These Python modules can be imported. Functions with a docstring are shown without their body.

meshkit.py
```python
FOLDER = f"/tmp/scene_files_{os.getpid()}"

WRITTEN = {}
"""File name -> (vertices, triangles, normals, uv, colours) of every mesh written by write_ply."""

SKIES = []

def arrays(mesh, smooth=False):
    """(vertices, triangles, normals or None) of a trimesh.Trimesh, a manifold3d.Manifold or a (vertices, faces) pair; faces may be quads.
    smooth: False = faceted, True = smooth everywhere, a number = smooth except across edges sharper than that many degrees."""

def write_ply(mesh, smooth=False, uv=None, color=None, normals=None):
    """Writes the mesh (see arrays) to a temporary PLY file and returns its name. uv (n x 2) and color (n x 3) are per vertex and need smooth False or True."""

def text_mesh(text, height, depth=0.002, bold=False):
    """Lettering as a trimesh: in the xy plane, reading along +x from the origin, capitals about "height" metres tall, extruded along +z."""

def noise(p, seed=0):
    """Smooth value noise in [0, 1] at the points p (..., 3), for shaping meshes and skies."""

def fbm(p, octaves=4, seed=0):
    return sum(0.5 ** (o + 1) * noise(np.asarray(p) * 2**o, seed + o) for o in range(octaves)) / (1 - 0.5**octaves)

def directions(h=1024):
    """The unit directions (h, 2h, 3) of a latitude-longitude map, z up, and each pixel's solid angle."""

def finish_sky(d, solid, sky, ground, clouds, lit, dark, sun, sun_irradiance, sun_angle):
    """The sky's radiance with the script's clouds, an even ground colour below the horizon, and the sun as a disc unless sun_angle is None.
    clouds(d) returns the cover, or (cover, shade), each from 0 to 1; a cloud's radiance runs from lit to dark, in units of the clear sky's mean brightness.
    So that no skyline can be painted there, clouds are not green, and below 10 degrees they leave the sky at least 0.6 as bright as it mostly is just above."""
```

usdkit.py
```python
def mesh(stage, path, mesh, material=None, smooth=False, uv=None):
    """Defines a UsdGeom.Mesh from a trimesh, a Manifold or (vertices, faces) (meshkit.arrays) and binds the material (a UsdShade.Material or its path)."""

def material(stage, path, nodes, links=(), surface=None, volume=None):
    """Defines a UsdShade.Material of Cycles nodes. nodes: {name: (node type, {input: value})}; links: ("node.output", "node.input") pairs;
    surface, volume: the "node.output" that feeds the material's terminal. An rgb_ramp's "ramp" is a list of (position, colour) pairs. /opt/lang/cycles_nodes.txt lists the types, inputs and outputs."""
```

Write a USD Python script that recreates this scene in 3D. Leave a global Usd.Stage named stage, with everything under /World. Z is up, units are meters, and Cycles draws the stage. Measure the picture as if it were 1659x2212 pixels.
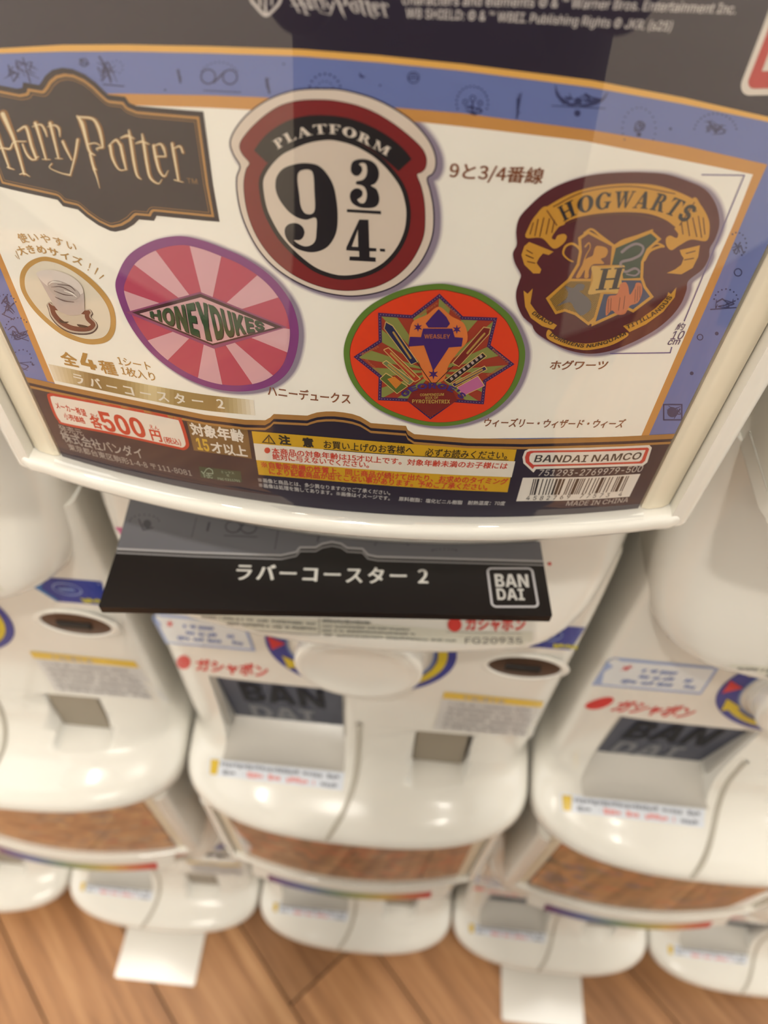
import math, glob, random
import numpy as np, trimesh, shapely, usdkit
import manifold3d as m3
from shapely import affinity
from shapely.geometry import Polygon, MultiPolygon, LineString, Point, box as sbox
from shapely.ops import unary_union
from scipy.interpolate import PchipInterpolator, LinearNDInterpolator
from PIL import Image, ImageDraw, ImageFont
from pxr import Usd, UsdGeom, UsdLux, UsdShade, Gf, Sdf, Vt

stage = Usd.Stage.CreateInMemory()
UsdGeom.SetStageUpAxis(stage, UsdGeom.Tokens.z)
UsdGeom.SetStageMetersPerUnit(stage, 1.0)
UsdGeom.Xform.Define(stage, '/World')
UsdGeom.Scope.Define(stage, '/World/Looks')

# ------------------------------------------------------------------ camera
IW, IH = 1659, 2212
PITCH, ROLL, YAW, FPX = math.radians(51.988), math.radians(-3.095), math.radians(-2.693), 1582.7
CAM = np.array([0.022, 0.0, 1.265])          # phone held about 1.27 m above the floor
def _axes():
    f = np.array([math.sin(YAW)*math.cos(PITCH), math.cos(YAW)*math.cos(PITCH), -math.sin(PITCH)])
    r = np.array([math.cos(YAW), -math.sin(YAW), 0]); d = np.cross(f, r)
    c, s = math.cos(ROLL), math.sin(ROLL)
    return np.array([c*r+s*d, -s*r+c*d, f])
AX = _axes()
cam = UsdGeom.Camera.Define(stage, '/World/camera')
FOCUS, FSTOP, EXPOSURE = 0.212, 12.6, 0.0
fl = 36.0*FPX/IW
cam.CreateFocalLengthAttr(fl); cam.CreateHorizontalApertureAttr(36.0); cam.CreateVerticalApertureAttr(36.0*IH/IW)
cam.CreateClippingRangeAttr(Gf.Vec2f(0.005, 50)); cam.CreateFStopAttr(FSTOP); cam.CreateFocusDistanceAttr(FOCUS)
cam.CreateExposureAttr(EXPOSURE)
_m = np.eye(4); _m[0, :3], _m[1, :3], _m[2, :3], _m[3, :3] = AX[0], -AX[1], -AX[2], CAM
cam.AddTransformOp().Set(Gf.Matrix4d(_m.tolist()))

# ------------------------------------------------------------------ light
WARM = (1.0, 0.95, 0.86)
dome = UsdLux.DomeLight.Define(stage, '/World/ambient_light')
dome.CreateColorAttr(Gf.Vec3f(1.0, 0.968, 0.905)); dome.CreateIntensityAttr(0.74)
FILL_PANELS = [(-1.25, -0.85, 0.6, 0.6, 3.0), (1.25, -0.85, 0.6, 0.6, 1.6), (-1.0, 0.30, 0.6, 0.3, 14.0), (1.0, 0.30, 0.6, 0.3, 12.0), (0.0, -2.3, 1.2, 0.6, 16.0)]   # unseen ceiling panels added as fill light: x, y, width, depth, strength
SPOTS = [(-0.7, -0.75, 80.0), (0.55, -0.85, 60.0), (-1.3, -0.3, 80.0), (1.3, -0.35, 60.0), (-0.10, -0.56, 700.0)]        # downlights: x, y, strength
CEIL = 2.75
PANE_R0 = 0.125                                 # mirror share of the two faces of the window, seen square on

# ------------------------------------------------------------------ helpers
def lin(c):
    c = np.asarray(c, float)/255.0
    return np.where(c <= 0.04045, c/12.92, ((c+0.055)/1.055)**2.4)
MATS = {}
def mat(name, rgb, rough=0.4, metal=0.0, coat=0.0, vary=0.03, scale=30.0, bump=0.0, ior=1.5, spec=None):
    """A plastic, paper or metal whose tone and gloss vary a little through 3-D noise."""
    if name in MATS: return MATS[name]
    c = lin(rgb)
    p = {'metallic': metal, 'roughness': rough, 'ior': ior, 'coat_weight': coat, 'coat_roughness': 0.06}
    if spec is not None: p['specular_ior_level'] = spec
    nodes = {'pos': ('texture_coordinate', {}), 'n': ('noise_texture', {'scale': scale, 'detail': 3.0}),
             'mx': ('mix_color', {'blend_type': 'mix', 'a': tuple(c*(1-vary)), 'b': tuple(np.minimum(c*(1+vary), 1))}),
             'p': ('principled_bsdf', p)}
    links = [('pos.object', 'n.vector'), ('n.fac', 'mx.fac'), ('mx.result', 'p.base_color')]
    if bump:
        nodes['b'] = ('bump', {'strength': 0.3, 'distance': bump}); links += [('n.fac', 'b.height'), ('b.normal', 'p.normal')]
    MATS[name] = usdkit.material(stage, '/World/Looks/'+name, nodes, links, surface='p.BSDF')
    return MATS[name]

LOC, COUNT = {}, {}
def newpath(parent, name):
    base = f'{parent}/{name}'; k = COUNT.get(base, 0); COUNT[base] = k+1
    return base if k == 0 else f'{base}_{k:03d}'
def keys(prim, **kw):
    for k, v in kw.items():
        if v: prim.SetCustomDataByKey(k, v)
def thing(name, label, cat, loc, group=None, rotz=0.0):
    x = UsdGeom.Xform.Define(stage, newpath('/World', name)); x.AddTranslateOp().Set(Gf.Vec3d(*map(float, loc)))
    LOC[str(x.GetPath())] = np.asarray(loc, float)
    keys(x.GetPrim(), label=label, category=cat, group=group)
    return x.GetPrim()
def root_loc(p):
    return LOC.get('/'.join(str(p.GetPath()).split('/')[:3]), np.zeros(3))
def part(parent, name, mesh, m, smooth=30, label=None):
    """mesh in world coordinates; stored relative to its thing's base."""
    v, f = (mesh.vertices, mesh.faces) if isinstance(mesh, trimesh.Trimesh) else arr(mesh)
    t = trimesh.Trimesh(np.asarray(v) - root_loc(parent), f, process=False)
    g = usdkit.mesh(stage, newpath(str(parent.GetPath()), name), t, m, smooth=smooth)
    keys(g.GetPrim(), label=label)
    return g.GetPrim()
def arr(mesh):
    if hasattr(mesh, 'to_mesh'):
        q = mesh.to_mesh(); return np.array(q.vert_properties[:, :3], float), np.array(q.tri_verts)
    return np.asarray(mesh[0], float), np.asarray(mesh[1])
def struct(name, mesh, m, parent=None, smooth=30):
    g = usdkit.mesh(stage, newpath('/World' if parent is None else str(parent.GetPath()), name), mesh, m, smooth=smooth).GetPrim()
    if parent is None: keys(g, kind='structure')
    return g
def copy_of(src, offset, label, group=None):
    x = UsdGeom.Xform.Define(stage, newpath('/World', src.GetName()))
    x.GetPrim().GetReferences().AddInternalReference(src.GetPath())
    loc = LOC[str(src.GetPath())] + np.asarray(offset, float)
    x.ClearXformOpOrder(); x.AddTranslateOp().Set(Gf.Vec3d(*map(float, loc)))
    LOC[str(x.GetPath())] = loc
    x.GetPrim().SetInstanceable(True); keys(x.GetPrim(), label=label, category=src.GetCustomDataByKey('category'), group=group)
    return x.GetPrim()
def boxm(x0, x1, y0, y1, z0, z1, bev=0.0):
    if bev:
        c = [(x, y, z) for x in (x0+bev, x1-bev) for y in (y0+bev, y1-bev) for z in (z0+bev, z1-bev)]
        s = m3.Manifold.sphere(bev, 12)
        return m3.Manifold.batch_hull([s.translate(p) for p in c])
    return m3.Manifold.cube((x1-x0, y1-y0, z1-z0)).translate((x0, y0, z0))
def extrude(poly, z0, z1):
    polys = [np.array(poly.exterior.coords)[:-1]] + [np.array(i.coords)[:-1] for i in poly.interiors]
    return m3.CrossSection(polys, m3.FillRule.EvenOdd).extrude(z1-z0).translate((0, 0, z0))

def ray(px):
    px = np.asarray(px, float)
    return np.stack([(px[..., 0]-829.5)/FPX, (px[..., 1]-1106)/FPX, np.ones(px.shape[:-1])], -1) @ AX
def project(p):
    X = (np.asarray(p)-CAM) @ AX.T
    return np.stack([829.5+FPX*X[..., 0]/X[..., 2], 1106+FPX*X[..., 1]/X[..., 2]], -1)
def on_z(px, z):
    d = ray(px); return CAM + d*((z-CAM[2])/d[..., 2:3])
def on_y(px, y):
    d = ray(px); return CAM + d*((y-CAM[1])/d[..., 1:2])

# ---- text as outlines: one unit = height of a capital (or of an ideograph)
FD = glob.glob('/opt/blender-*/*/datafiles/fonts')[0]
FONTS, GLYPHS = {}, {}
def font(kind, weight):
    if (kind, weight) not in FONTS:
        f = ImageFont.truetype(FD + ('/Inter.woff2' if kind == 'inter' else '/Noto Sans CJK Regular.woff2'), 96)
        if kind == 'inter': f.set_variation_by_axes([14, weight])
        FONTS[kind, weight] = f
    return FONTS[kind, weight]
def glyphs(text, kind='inter', weight=600, stroke=0, mincho=0, gap=0.0, tol=0.7):
    k = (text, kind, weight, stroke, mincho, gap, tol)
    if k in GLYPHS: return GLYPHS[k]
    f = font(kind, weight); cap = 70.0 if kind == 'inter' else 84.0
    shapes, x = [], 0.0
    for run in (text if gap else [text]):
        x0, y0, x1, y1 = f.getbbox(run, anchor='ls', stroke_width=stroke)
        im = Image.new('L', (int(x1-x0+12), int(y1-y0+12)))
        ImageDraw.Draw(im).text((6-x0, 6-y0), run, 255, f, anchor='ls', stroke_width=stroke)
        on = np.asarray(im) > 127
        for _ in range(mincho):                          # thins level strokes only, as a Ming typeface does
            on = on & np.roll(on, 1, 0)
        on = np.pad(on, ((0, 0), (1, 1))).astype(np.int8)
        r, s = np.nonzero(np.diff(on, axis=1) == 1); e = np.nonzero(np.diff(on, axis=1) == -1)[1]
        if len(r):
            g = shapely.union_all(shapely.box(s, -r-1, e, -r)).buffer(0.6).buffer(-0.6).simplify(tol)
            drop = 0.0 if kind == 'inter' else 8.0
            shapes.append(affinity.translate(g, x + x0 - 6, 6-y0 + drop))
        x += f.getlength(run) + gap*cap
    g = affinity.scale(unary_union(shapes), 1/cap, 1/cap, origin=(0, 0))
    GLYPHS[k] = (g, (x - gap*cap)/cap)
    return GLYPHS[k]
def warp(g, fn):
    return shapely.transform(g, lambda a: fn(a))
def spline(pts, n=200, closed=False):
    """A smooth curve through the points (centripetal Catmull-Rom), evenly resampled."""
    p = np.asarray(pts, float)
    p = np.vstack([p[-1], p, p[0], p[1]]) if closed else np.vstack([2*p[0]-p[1], p, 2*p[-1]-p[-2]])
    out = []
    for i in range(1, len(p)-2):
        a, b, c, d = p[i-1:i+3]; t = np.linspace(0, 1, 12, endpoint=False)[:, None]
        out.append(0.5*((2*b)+(-a+c)*t+(2*a-5*b+4*c-d)*t**2+(-a+3*b-3*c+d)*t**3))
    out = np.vstack(out + ([] if closed else [p[-2:-1]]))
    return out
def sp(pts): return Polygon(spline(pts, closed=True)).buffer(0)
def crop(pts, o, s): return np.asarray(pts, float)*s + np.asarray(o, float)

def polys(g):
    if g.is_empty: return []
    return [q for q in (g.geoms if hasattr(g, 'geoms') else [g]) for q in (polys(q) if hasattr(q, 'geoms') else [q]) if q.geom_type == 'Polygon' and q.area > 0]
def tri2d(geom, du, dv=None):
    """Triangles of a polygon cut into strips (so that it can follow a curved face)."""
    V, F, n = [], [], 0
    for g in polys(geom):
        x0, y0, x1, y1 = g.bounds
        cells = [g]
        if x1-x0 > du:
            xs = np.arange(math.floor(x0/du), math.ceil(x1/du)+1)*du
            cells = [q for a, b in zip(xs[:-1], xs[1:]) for q in polys(g.intersection(sbox(a, y0-1, b, y1+1)))]
        if dv and y1-y0 > dv:
            ys = np.arange(math.floor(y0/dv), math.ceil(y1/dv)+1)*dv
            cells = [q for c in cells for a, b in zip(ys[:-1], ys[1:]) if c.bounds[1] < b and c.bounds[3] > a for q in polys(c.intersection(sbox(c.bounds[0]-1, a, c.bounds[2]+1, b)))]
        for q in cells:
            if q.area < 1e-14: continue
            try: v, f = trimesh.creation.triangulate_polygon(q, engine='earcut')
            except Exception: continue
            if len(f): V.append(v); F.append(f+n); n += len(v)
    return (np.vstack(V), np.vstack(F)) if V else (np.zeros((0, 2)), np.zeros((0, 3), int))

class Cylinder:
    """The upright curved face of a display sheet: (u, v) are metres along the arc and up."""
    def __init__(s, y0, R, tilt, x0=0.0, z0=0.0):
        s.y0, s.R, s.x0, s.z0 = y0, R, x0, z0
        s.e2 = np.array([0, math.sin(tilt), math.cos(tilt)]); s.n = np.array([0, -math.cos(tilt), math.sin(tilt)])
        s.o = np.array([x0, y0, z0])
    def uv(s, px):
        d = ray(px); o = CAM - s.o
        ox, ov, on = o[0], o@s.e2, o@s.n + s.R
        dx, dv, dn = d[..., 0], d@s.e2, d@s.n
        a, b, c = dx**2+dn**2, ox*dx+on*dn, ox**2+on**2-s.R**2
        t = (-b-np.sqrt(np.maximum(b*b-a*c, 1e-12)))/a
        return np.stack([s.R*np.arctan2(ox+t*dx, on+t*dn), ov+t*dv], -1)
    def xyz(s, uv, off=0.0):
        uv = np.asarray(uv, float); a = uv[..., 0]/s.R; r = s.R + off
        return s.o + np.stack([r*np.sin(a), 0*a, 0*a], -1) + uv[..., 1:2]*s.e2 + (r*np.cos(a)-s.R)[..., None]*s.n
    def mesh(s, geom, off, du=0.008):
        v, f = tri2d(geom, du)
        return trimesh.Trimesh(s.xyz(v, off), f, process=False)
class Face:
    """Any gridded front face; shapes drawn on it are found along the lines of sight and laid on the face."""
    def __init__(s, grid):
        g = np.asarray(grid, float); n, m = g.shape[:2]
        du, dv = np.gradient(g, axis=1), np.gradient(g, axis=0)
        nr = np.cross(du, dv); nr /= np.linalg.norm(nr, axis=-1, keepdims=True)+1e-12
        if (nr*(CAM-g)).sum(-1).mean() < 0: nr = -nr
        keep = ((nr*(CAM-g)).sum(-1) > 0).ravel()
        s.f = LinearNDInterpolator(project(g).reshape(-1, 2)[keep], np.concatenate([g, nr], -1).reshape(-1, 6)[keep])
    def xyz(s, px, off=0.0):
        q = s.f(np.asarray(px, float)); return q[..., :3] + off*q[..., 3:]
    def mesh(s, geom, off, cell=14.0):
        v, f = tri2d(geom, cell, cell)
        q = s.xyz(v, off); ok = ~np.isnan(q[f]).any((1, 2))
        q = np.nan_to_num(q); t = trimesh.Trimesh(q, f[ok], process=False); t.remove_unreferenced_vertices(); t.merge_vertices(digits_vertex=6)
        fl = (t.face_normals*(CAM-t.triangles_center)).sum(-1) < 0
        t.faces[fl] = t.faces[fl][:, ::-1]
        return t

# ------------------------------------------------------------------ materials
WHITE = mat('white_plastic', (233, 230, 222), rough=0.15, vary=0.012, coat=0.2)
CREAM = mat('cream_plastic', (236, 226, 204), rough=0.30, vary=0.012)
GREYP = mat('grey_plastic', (176, 172, 164), rough=0.35)
SMOKE = mat('smoked_plastic', (58, 63, 84), rough=0.35, spec=0.15)
SMOKE_D = mat('smoked_plastic_dark', (22, 23, 34), rough=0.5, spec=0.1)
STEEL = mat('worn_steel', (104, 84, 72), rough=0.42, metal=0.7, vary=0.2, scale=300)
SLOT = mat('slot_grey', (150, 140, 124), rough=0.4, spec=0.3)
BLACKISH = mat('slot_black', (22, 20, 20), rough=0.5)
DARKB = mat('stand_grey', (70, 66, 62), rough=0.6)
WALLM = mat('painted_wall', (226, 220, 208), rough=0.7, scale=6)
CEILM = mat('ceiling_white', (232, 230, 224), rough=0.8, scale=4)

# ------------------------------------------------------------------ room
def slab(x0, x1, y0, y1, z0, z1): 
    m = trimesh.creation.box((x1-x0, y1-y0, z1-z0)); m.apply_translation(((x0+x1)/2, (y0+y1)/2, (z0+z1)/2)); return m
struct('wall_back', slab(-3, 3, 0.62, 0.72, 0, CEIL), WALLM)
struct('wall_front', slab(-3, 3, -3.3, -3.2, 0, CEIL), WALLM)
struct('wall_row_standin', slab(-3, 3, -1.7, -1.2, 0, 1.3), WALLM)  # unseen block added for the machine row opposite, to be mirrored
struct('ceiling', slab(-3, 3, -3.3, 0.72, CEIL, CEIL+0.05), CEILM)

def wood(name, tone, seed):
    c0, c1, c2 = (lin(np.array(q)*tone) for q in ((134, 90, 54), (178, 127, 82), (206, 157, 109)))
    return usdkit.material(stage, '/World/Looks/'+name, {
        'tc': ('texture_coordinate', {}),
        'mp': ('mapping', {'mapping_type': 'texture', 'rotation': (0, 0, -math.pi/4), 'location': (seed*1.7, seed*0.9, 0), 'scale': (1/2.2, 1/34.0, 1.0)}),
        'n': ('noise_texture', {'scale': 1.6, 'detail': 6.0, 'roughness': 0.6, 'distortion': 0.5}),
        'r': ('rgb_ramp', {'ramp': [(0.28, tuple(c0)), (0.52, tuple(c1)), (0.75, tuple(c2))]}),
        'b': ('bump', {'strength': 0.15, 'distance': 0.0006}),
        'p': ('principled_bsdf', {'roughness': 0.42})},
        [('tc.object', 'mp.vector'), ('mp.vector', 'n.vector'), ('n.fac', 'r.fac'), ('r.color', 'p.base_color'), ('n.fac', 'b.height'), ('b.normal', 'p.normal')], surface='p.BSDF')
WOODS = [wood(f'oak_plank_{c}', t, i) for i, (c, t) in enumerate((('light', 1.06), ('mid', 0.97), ('warm', 1.0), ('dark', 0.9)))]
floor = struct('floor', slab(-3, 3, -3.3, 0.72, -0.03, -0.004), mat('floor_joint', (70, 48, 32), rough=0.8))
rng = random.Random(4)
R45 = np.array([[math.cos(-math.pi/4), -math.sin(-math.pi/4)], [math.sin(-math.pi/4), math.cos(-math.pi/4)]])
PW, PLN = 0.1375, 0.92
for row in range(-16, 17):                        # planks laid at 45 degrees to the machines
    b0 = 0.002 + row*PW; start = -0.124 + (row % 3)*0.31 if row else -0.112
    for k in range(-4, 4):
        a0 = start + k*PLN
        c = R45 @ np.array([a0+PLN/2, b0+PW/2])
        if not (-1.9 < c[0] < 1.9 and -1.1 < c[1] < 0.95): continue
        pl = trimesh.creation.box((PLN-0.0026, PW-0.0026, 0.004)); pl.apply_translation((a0+PLN/2, b0+PW/2, -0.002))
        v = np.array(pl.vertices); v[:, :2] = v[:, :2] @ R45.T
        struct('plank', trimesh.Trimesh(v, pl.faces, process=False), WOODS[rng.randrange(4)], floor, smooth=False)

# ceiling lamps: added flat fill panels and small downlights
def emission(name, col, s):
    return usdkit.material(stage, '/World/Looks/'+name, {'e': ('emission', {'color': col, 'strength': s})}, [], surface='e.emission')

for i, (x, y, w, d, pw) in enumerate(FILL_PANELS):
    t = thing('fill_panel_light', 'added unseen square flush ceiling fill panel ' + ('over the aisle on the left', 'over the aisle on the right', 'over the machines on the left', 'over the machines on the right', 'beyond the far side of the aisle')[i], 'ceiling light', (x, y, CEIL), group='added square ceiling fill panels')
    part(t, 'frame', extrude(sbox(x-w/2-.02, y-d/2-.02, x+w/2+.02, y+d/2+.02).difference(sbox(x-w/2, y-d/2, x+w/2, y+d/2)), CEIL-0.02, CEIL), CEILM)
    part(t, 'diffuser', boxm(x-w/2, x+w/2, y-d/2, y+d/2, CEIL-0.012, CEIL-0.002), emission(f'fill_panel_glow_{i}', WARM, pw), smooth=False)
for i, (x, y, pw) in enumerate(SPOTS):
    t = thing('downlight', 'small round recessed ceiling downlight ' + ('left of the person, towards the aisle', 'right of the person, towards the aisle', 'above the left machines', 'above the right machines', 'right above the person, the brightest')[i], 'ceiling light', (x, y, CEIL), group='round ceiling downlights')
    part(t, 'trim', extrude(Point(x, y).buffer(0.062).difference(Point(x, y).buffer(0.045)), CEIL-0.01, CEIL), CEILM)
    part(t, 'lamp', extrude(Point(x, y).buffer(0.045), CEIL-0.006, CEIL-0.001), emission(f'downlight_glow_{i}', WARM, pw))

# ------------------------------------------------------------------ capsule machine
PITCHX, TIER = 0.28, 0.5876
ZB = 0.640                                       # underside of the upper machine
CX = 0.0022
CAMZ = CAM[2]
prof = np.array([  # z below the camera, front y, half width, corner depth, corner power
    (.298, .212, .1305, .020, 6.0), (.33, .2105, .131, .020, 6.0), (.456, .209, .131, .022, 5.5), (.52, .2075, .131, .024, 5.0), (.548, .2045, .1315, .030, 4.2),
    (.563, .2000, .133, .038, 3.5), (.574, .1935, .135, .046, 3.0), (.5825, .185, .1365, .052, 2.7), (.5885, .172, .1375, .057, 2.55),
    (.593, .159, .138, .060, 2.5), (.597, .1505, .1385, .060, 2.5), (.602, .1462, .139, .060, 2.5), (.608, .1448, .139, .060, 2.5), (.615, .1462, .1385, .060, 2.5),
    (.620, .1500, .1375, .060, 2.5), (.6235, .157, .135, .060, 2.5), (.625, .166, .132, .060, 2.5)])
pf = [PchipInterpolator(prof[:, 0], prof[:, k]) for k in range(1, 5)]
def control_rows(zs, n=41, half=1.0):
    rows = []
    for z in zs:
        y, w, D, p = (float(q(z)) for q in pf)
        t = np.linspace(-math.pi/2, math.pi/2, n)
        x = np.sign(np.sin(t))*np.abs(np.sin(t))**(2/p)       # superellipse, dense at the corners
        yy = y + D*(1-np.abs(np.cos(t))**(2/p))
        rows.append(np.stack([CX+w*x, yy, np.full(n, CAMZ-z)], -1))
    return np.array(rows)
zs = np.r_[np.linspace(.298, .54, 14), np.linspace(.545, .60, 26), np.linspace(.602, .625, 16)]
CG = control_rows(zs)
def loft_solid(rows, yback):
    """Closed solid from rows (front outlines) with straight sides back to yback."""
    rows = np.array(rows)
    n, m = rows.shape[:2]
    back = np.array([[[r[-1][0], yback, r[-1][2]], [r[0][0], yback, r[0][2]]] for r in rows])
    full = np.concatenate([rows, back], 1); M = m+2
    V = full.reshape(-1, 3); F = []
    for i in range(n-1):
        for j in range(M):
            a, b = i*M+j, i*M+(j+1) % M; c, d = a+M, b+M
            F += [(a, c, b), (b, c, d)]
    for i, rev in ((0, False), (n-1, True)):
        cap = trimesh.creation.triangulate_polygon(Polygon(full[i][:, :2]), engine='earcut')
        ctr = full[i].mean(0); V = np.vstack([V, ctr]); k = len(V)-1
        for j in range(M):
            e = (i*M+j, i*M+(j+1) % M, k); F.append(e if not rev else e[::-1])
    t = trimesh.Trimesh(V, F, process=False)
    if t.volume < 0: t.invert()
    return t
def to_m(t):
    m = m3.Manifold(m3.Mesh(np.asarray(t.vertices, np.float32), np.asarray(t.faces, np.uint32)))
    return m
YBACK = 0.44
body = to_m(loft_solid(CG, YBACK))
def prism_x(pts, x0, x1):
    """Solid with a (y, z below camera) outline, running along x."""
    c = m3.CrossSection([np.array([(y, -z) for y, z in pts])[::-1]], m3.FillRule.NonZero)
    s = c.extrude(x1-x0)                               # (y, z) in xy, x along z
    return s.transform(np.array([[0, 0, 1, x0], [1, 0, 0, 0], [0, 1, 0, CAMZ]], float))
OX0, OX1 = CX-0.1045, CX-0.0095
scoop = [(.14, .468), (.262, .468), (.262, .53), (.252, .552), (.238, .564), (.222, .571), (.206, .5745), (.1945, .5742), (.186, .570), (.14, .55)]
cut = prism_x(scoop, OX0, OX1)
cup = m3.Manifold.batch_hull([m3.Manifold.sphere(0.004, 16).translate((x, y, CAMZ-z)) for x in (CX+0.046, CX+0.081) for y, z in ((.18, .526), (.18, .5795), (.226, .526), (.232, .573))])
eye = m3.Manifold.cylinder(0.03, 0.0225, 0.0225, 48).rotate((90, 0, 0)).scale((1, 1, 0.62)).translate((0.081+0.0225, .2165, CAMZ-.4105))
body = body - cut - cup - eye
MB = (0.0, 0.21, ZB)
MACH = thing('capsule_machine', 'white capsule vending machine with the wizard coaster poster in its curved window', 'capsule machine', MB, group='white capsule machines in two stacked rows')
liner = (cut - cut.translate((0, -.0009, .0009))) ^ boxm(OX0-.01, OX1+.01, .188, .3, CAMZ-.59, CAMZ-.474)  # thin liner added along the scoop, grey to stand for its shade
part(MACH, 'outlet_shade_liner', liner, mat('liner_shade_grey', (204, 199, 190), rough=0.3), smooth=35, label='pale liner added in the prize scoop, its grey standing for shade')
# the two halves of the front are one moulding each, parted by a fine joint
seam_pts = [(CX-0.0005, .20, .515), (CX-0.0005, .20, .575)]
part(MACH, 'control_front', body, WHITE, smooth=35)
CF = Face(control_rows(np.r_[np.linspace(.298, .54, 40), np.linspace(.541, .612, 60)], 81)[:, 3:-3])
def stroke(pts, w): return LineString(pts).buffer(w/2, cap_style='flat')
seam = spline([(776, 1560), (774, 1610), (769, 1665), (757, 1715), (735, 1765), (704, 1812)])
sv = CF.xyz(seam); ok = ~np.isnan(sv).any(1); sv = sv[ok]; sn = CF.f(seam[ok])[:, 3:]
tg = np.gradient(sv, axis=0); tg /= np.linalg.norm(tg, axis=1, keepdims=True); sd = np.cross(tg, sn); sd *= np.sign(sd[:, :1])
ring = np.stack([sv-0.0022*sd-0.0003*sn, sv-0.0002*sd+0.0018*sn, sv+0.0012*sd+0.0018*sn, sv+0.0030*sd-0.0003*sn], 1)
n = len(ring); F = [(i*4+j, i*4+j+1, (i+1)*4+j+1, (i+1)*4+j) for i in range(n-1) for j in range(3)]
part(MACH, 'joint_ridge', (ring.reshape(-1, 3), np.array(F)), mat('joint_shade_grey', (184, 178, 165), rough=0.35), smooth=20, label='ridge between the two halves of the front, grey for the shade of the step')  # grey puts the shade of the parting step into the colour

# prize flap with raised letters, inside the outlet
FY0, FZ0, FY1, FZ1 = .213, .470, .2225, .5645       # top and bottom edge of the flap: y, z below camera
fx0, fx1 = OX0+0.004, OX1-0.003
def flap_pt(x, t, off):
    """A point on the flap: t runs down it, off out of its face."""
    L = math.hypot(FY1-FY0, FZ1-FZ0); ny, nz = -(FZ1-FZ0)/L, (FY1-FY0)/L
    return np.array([x, FY0+(FY1-FY0)*t+ny*off, CAMZ-(FZ0+(FZ1-FZ0)*t+nz*-off)])
fl = np.array([flap_pt(x, t, o) for o in (0, -0.003) for x, t in ((fx0, 0), (fx1, 0), (fx1, 1), (fx0, 1))])
flap = part(MACH, 'prize_flap', m3.Manifold.hull_points(fl), SMOKE, smooth=20, label='smoked grey prize flap with raised letters')
def flap_text(txt, t0, t1, x0, x1, m):
    g, w = glyphs(txt, 'inter', 850)
    v, f = tri2d(g, 9)
    q = np.array([flap_pt(x0+(x1-x0)*a/w, t0+(t1-t0)*(1-b), 0.0006) for a, b in v])
    part(flap, 'lettering', (q, f), m, smooth=False)
flap_text('BAN', .13, .56, fx0+.012, fx1-.012, SMOKE_D)
flap_text('DAI', .64, .99, fx0+.014, fx1-.022, mat('smoke_letter', (116, 118, 126), rough=.4, spec=.15))
for xa, xb in ((OX0+.0006, OX0+.0034), (OX1-.0026, OX1-.0006)):
    part(MACH, 'flap_hinge', boxm(xa, xb, .212, .222, CAMZ-.56, CAMZ-.472), GREYP)

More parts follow.
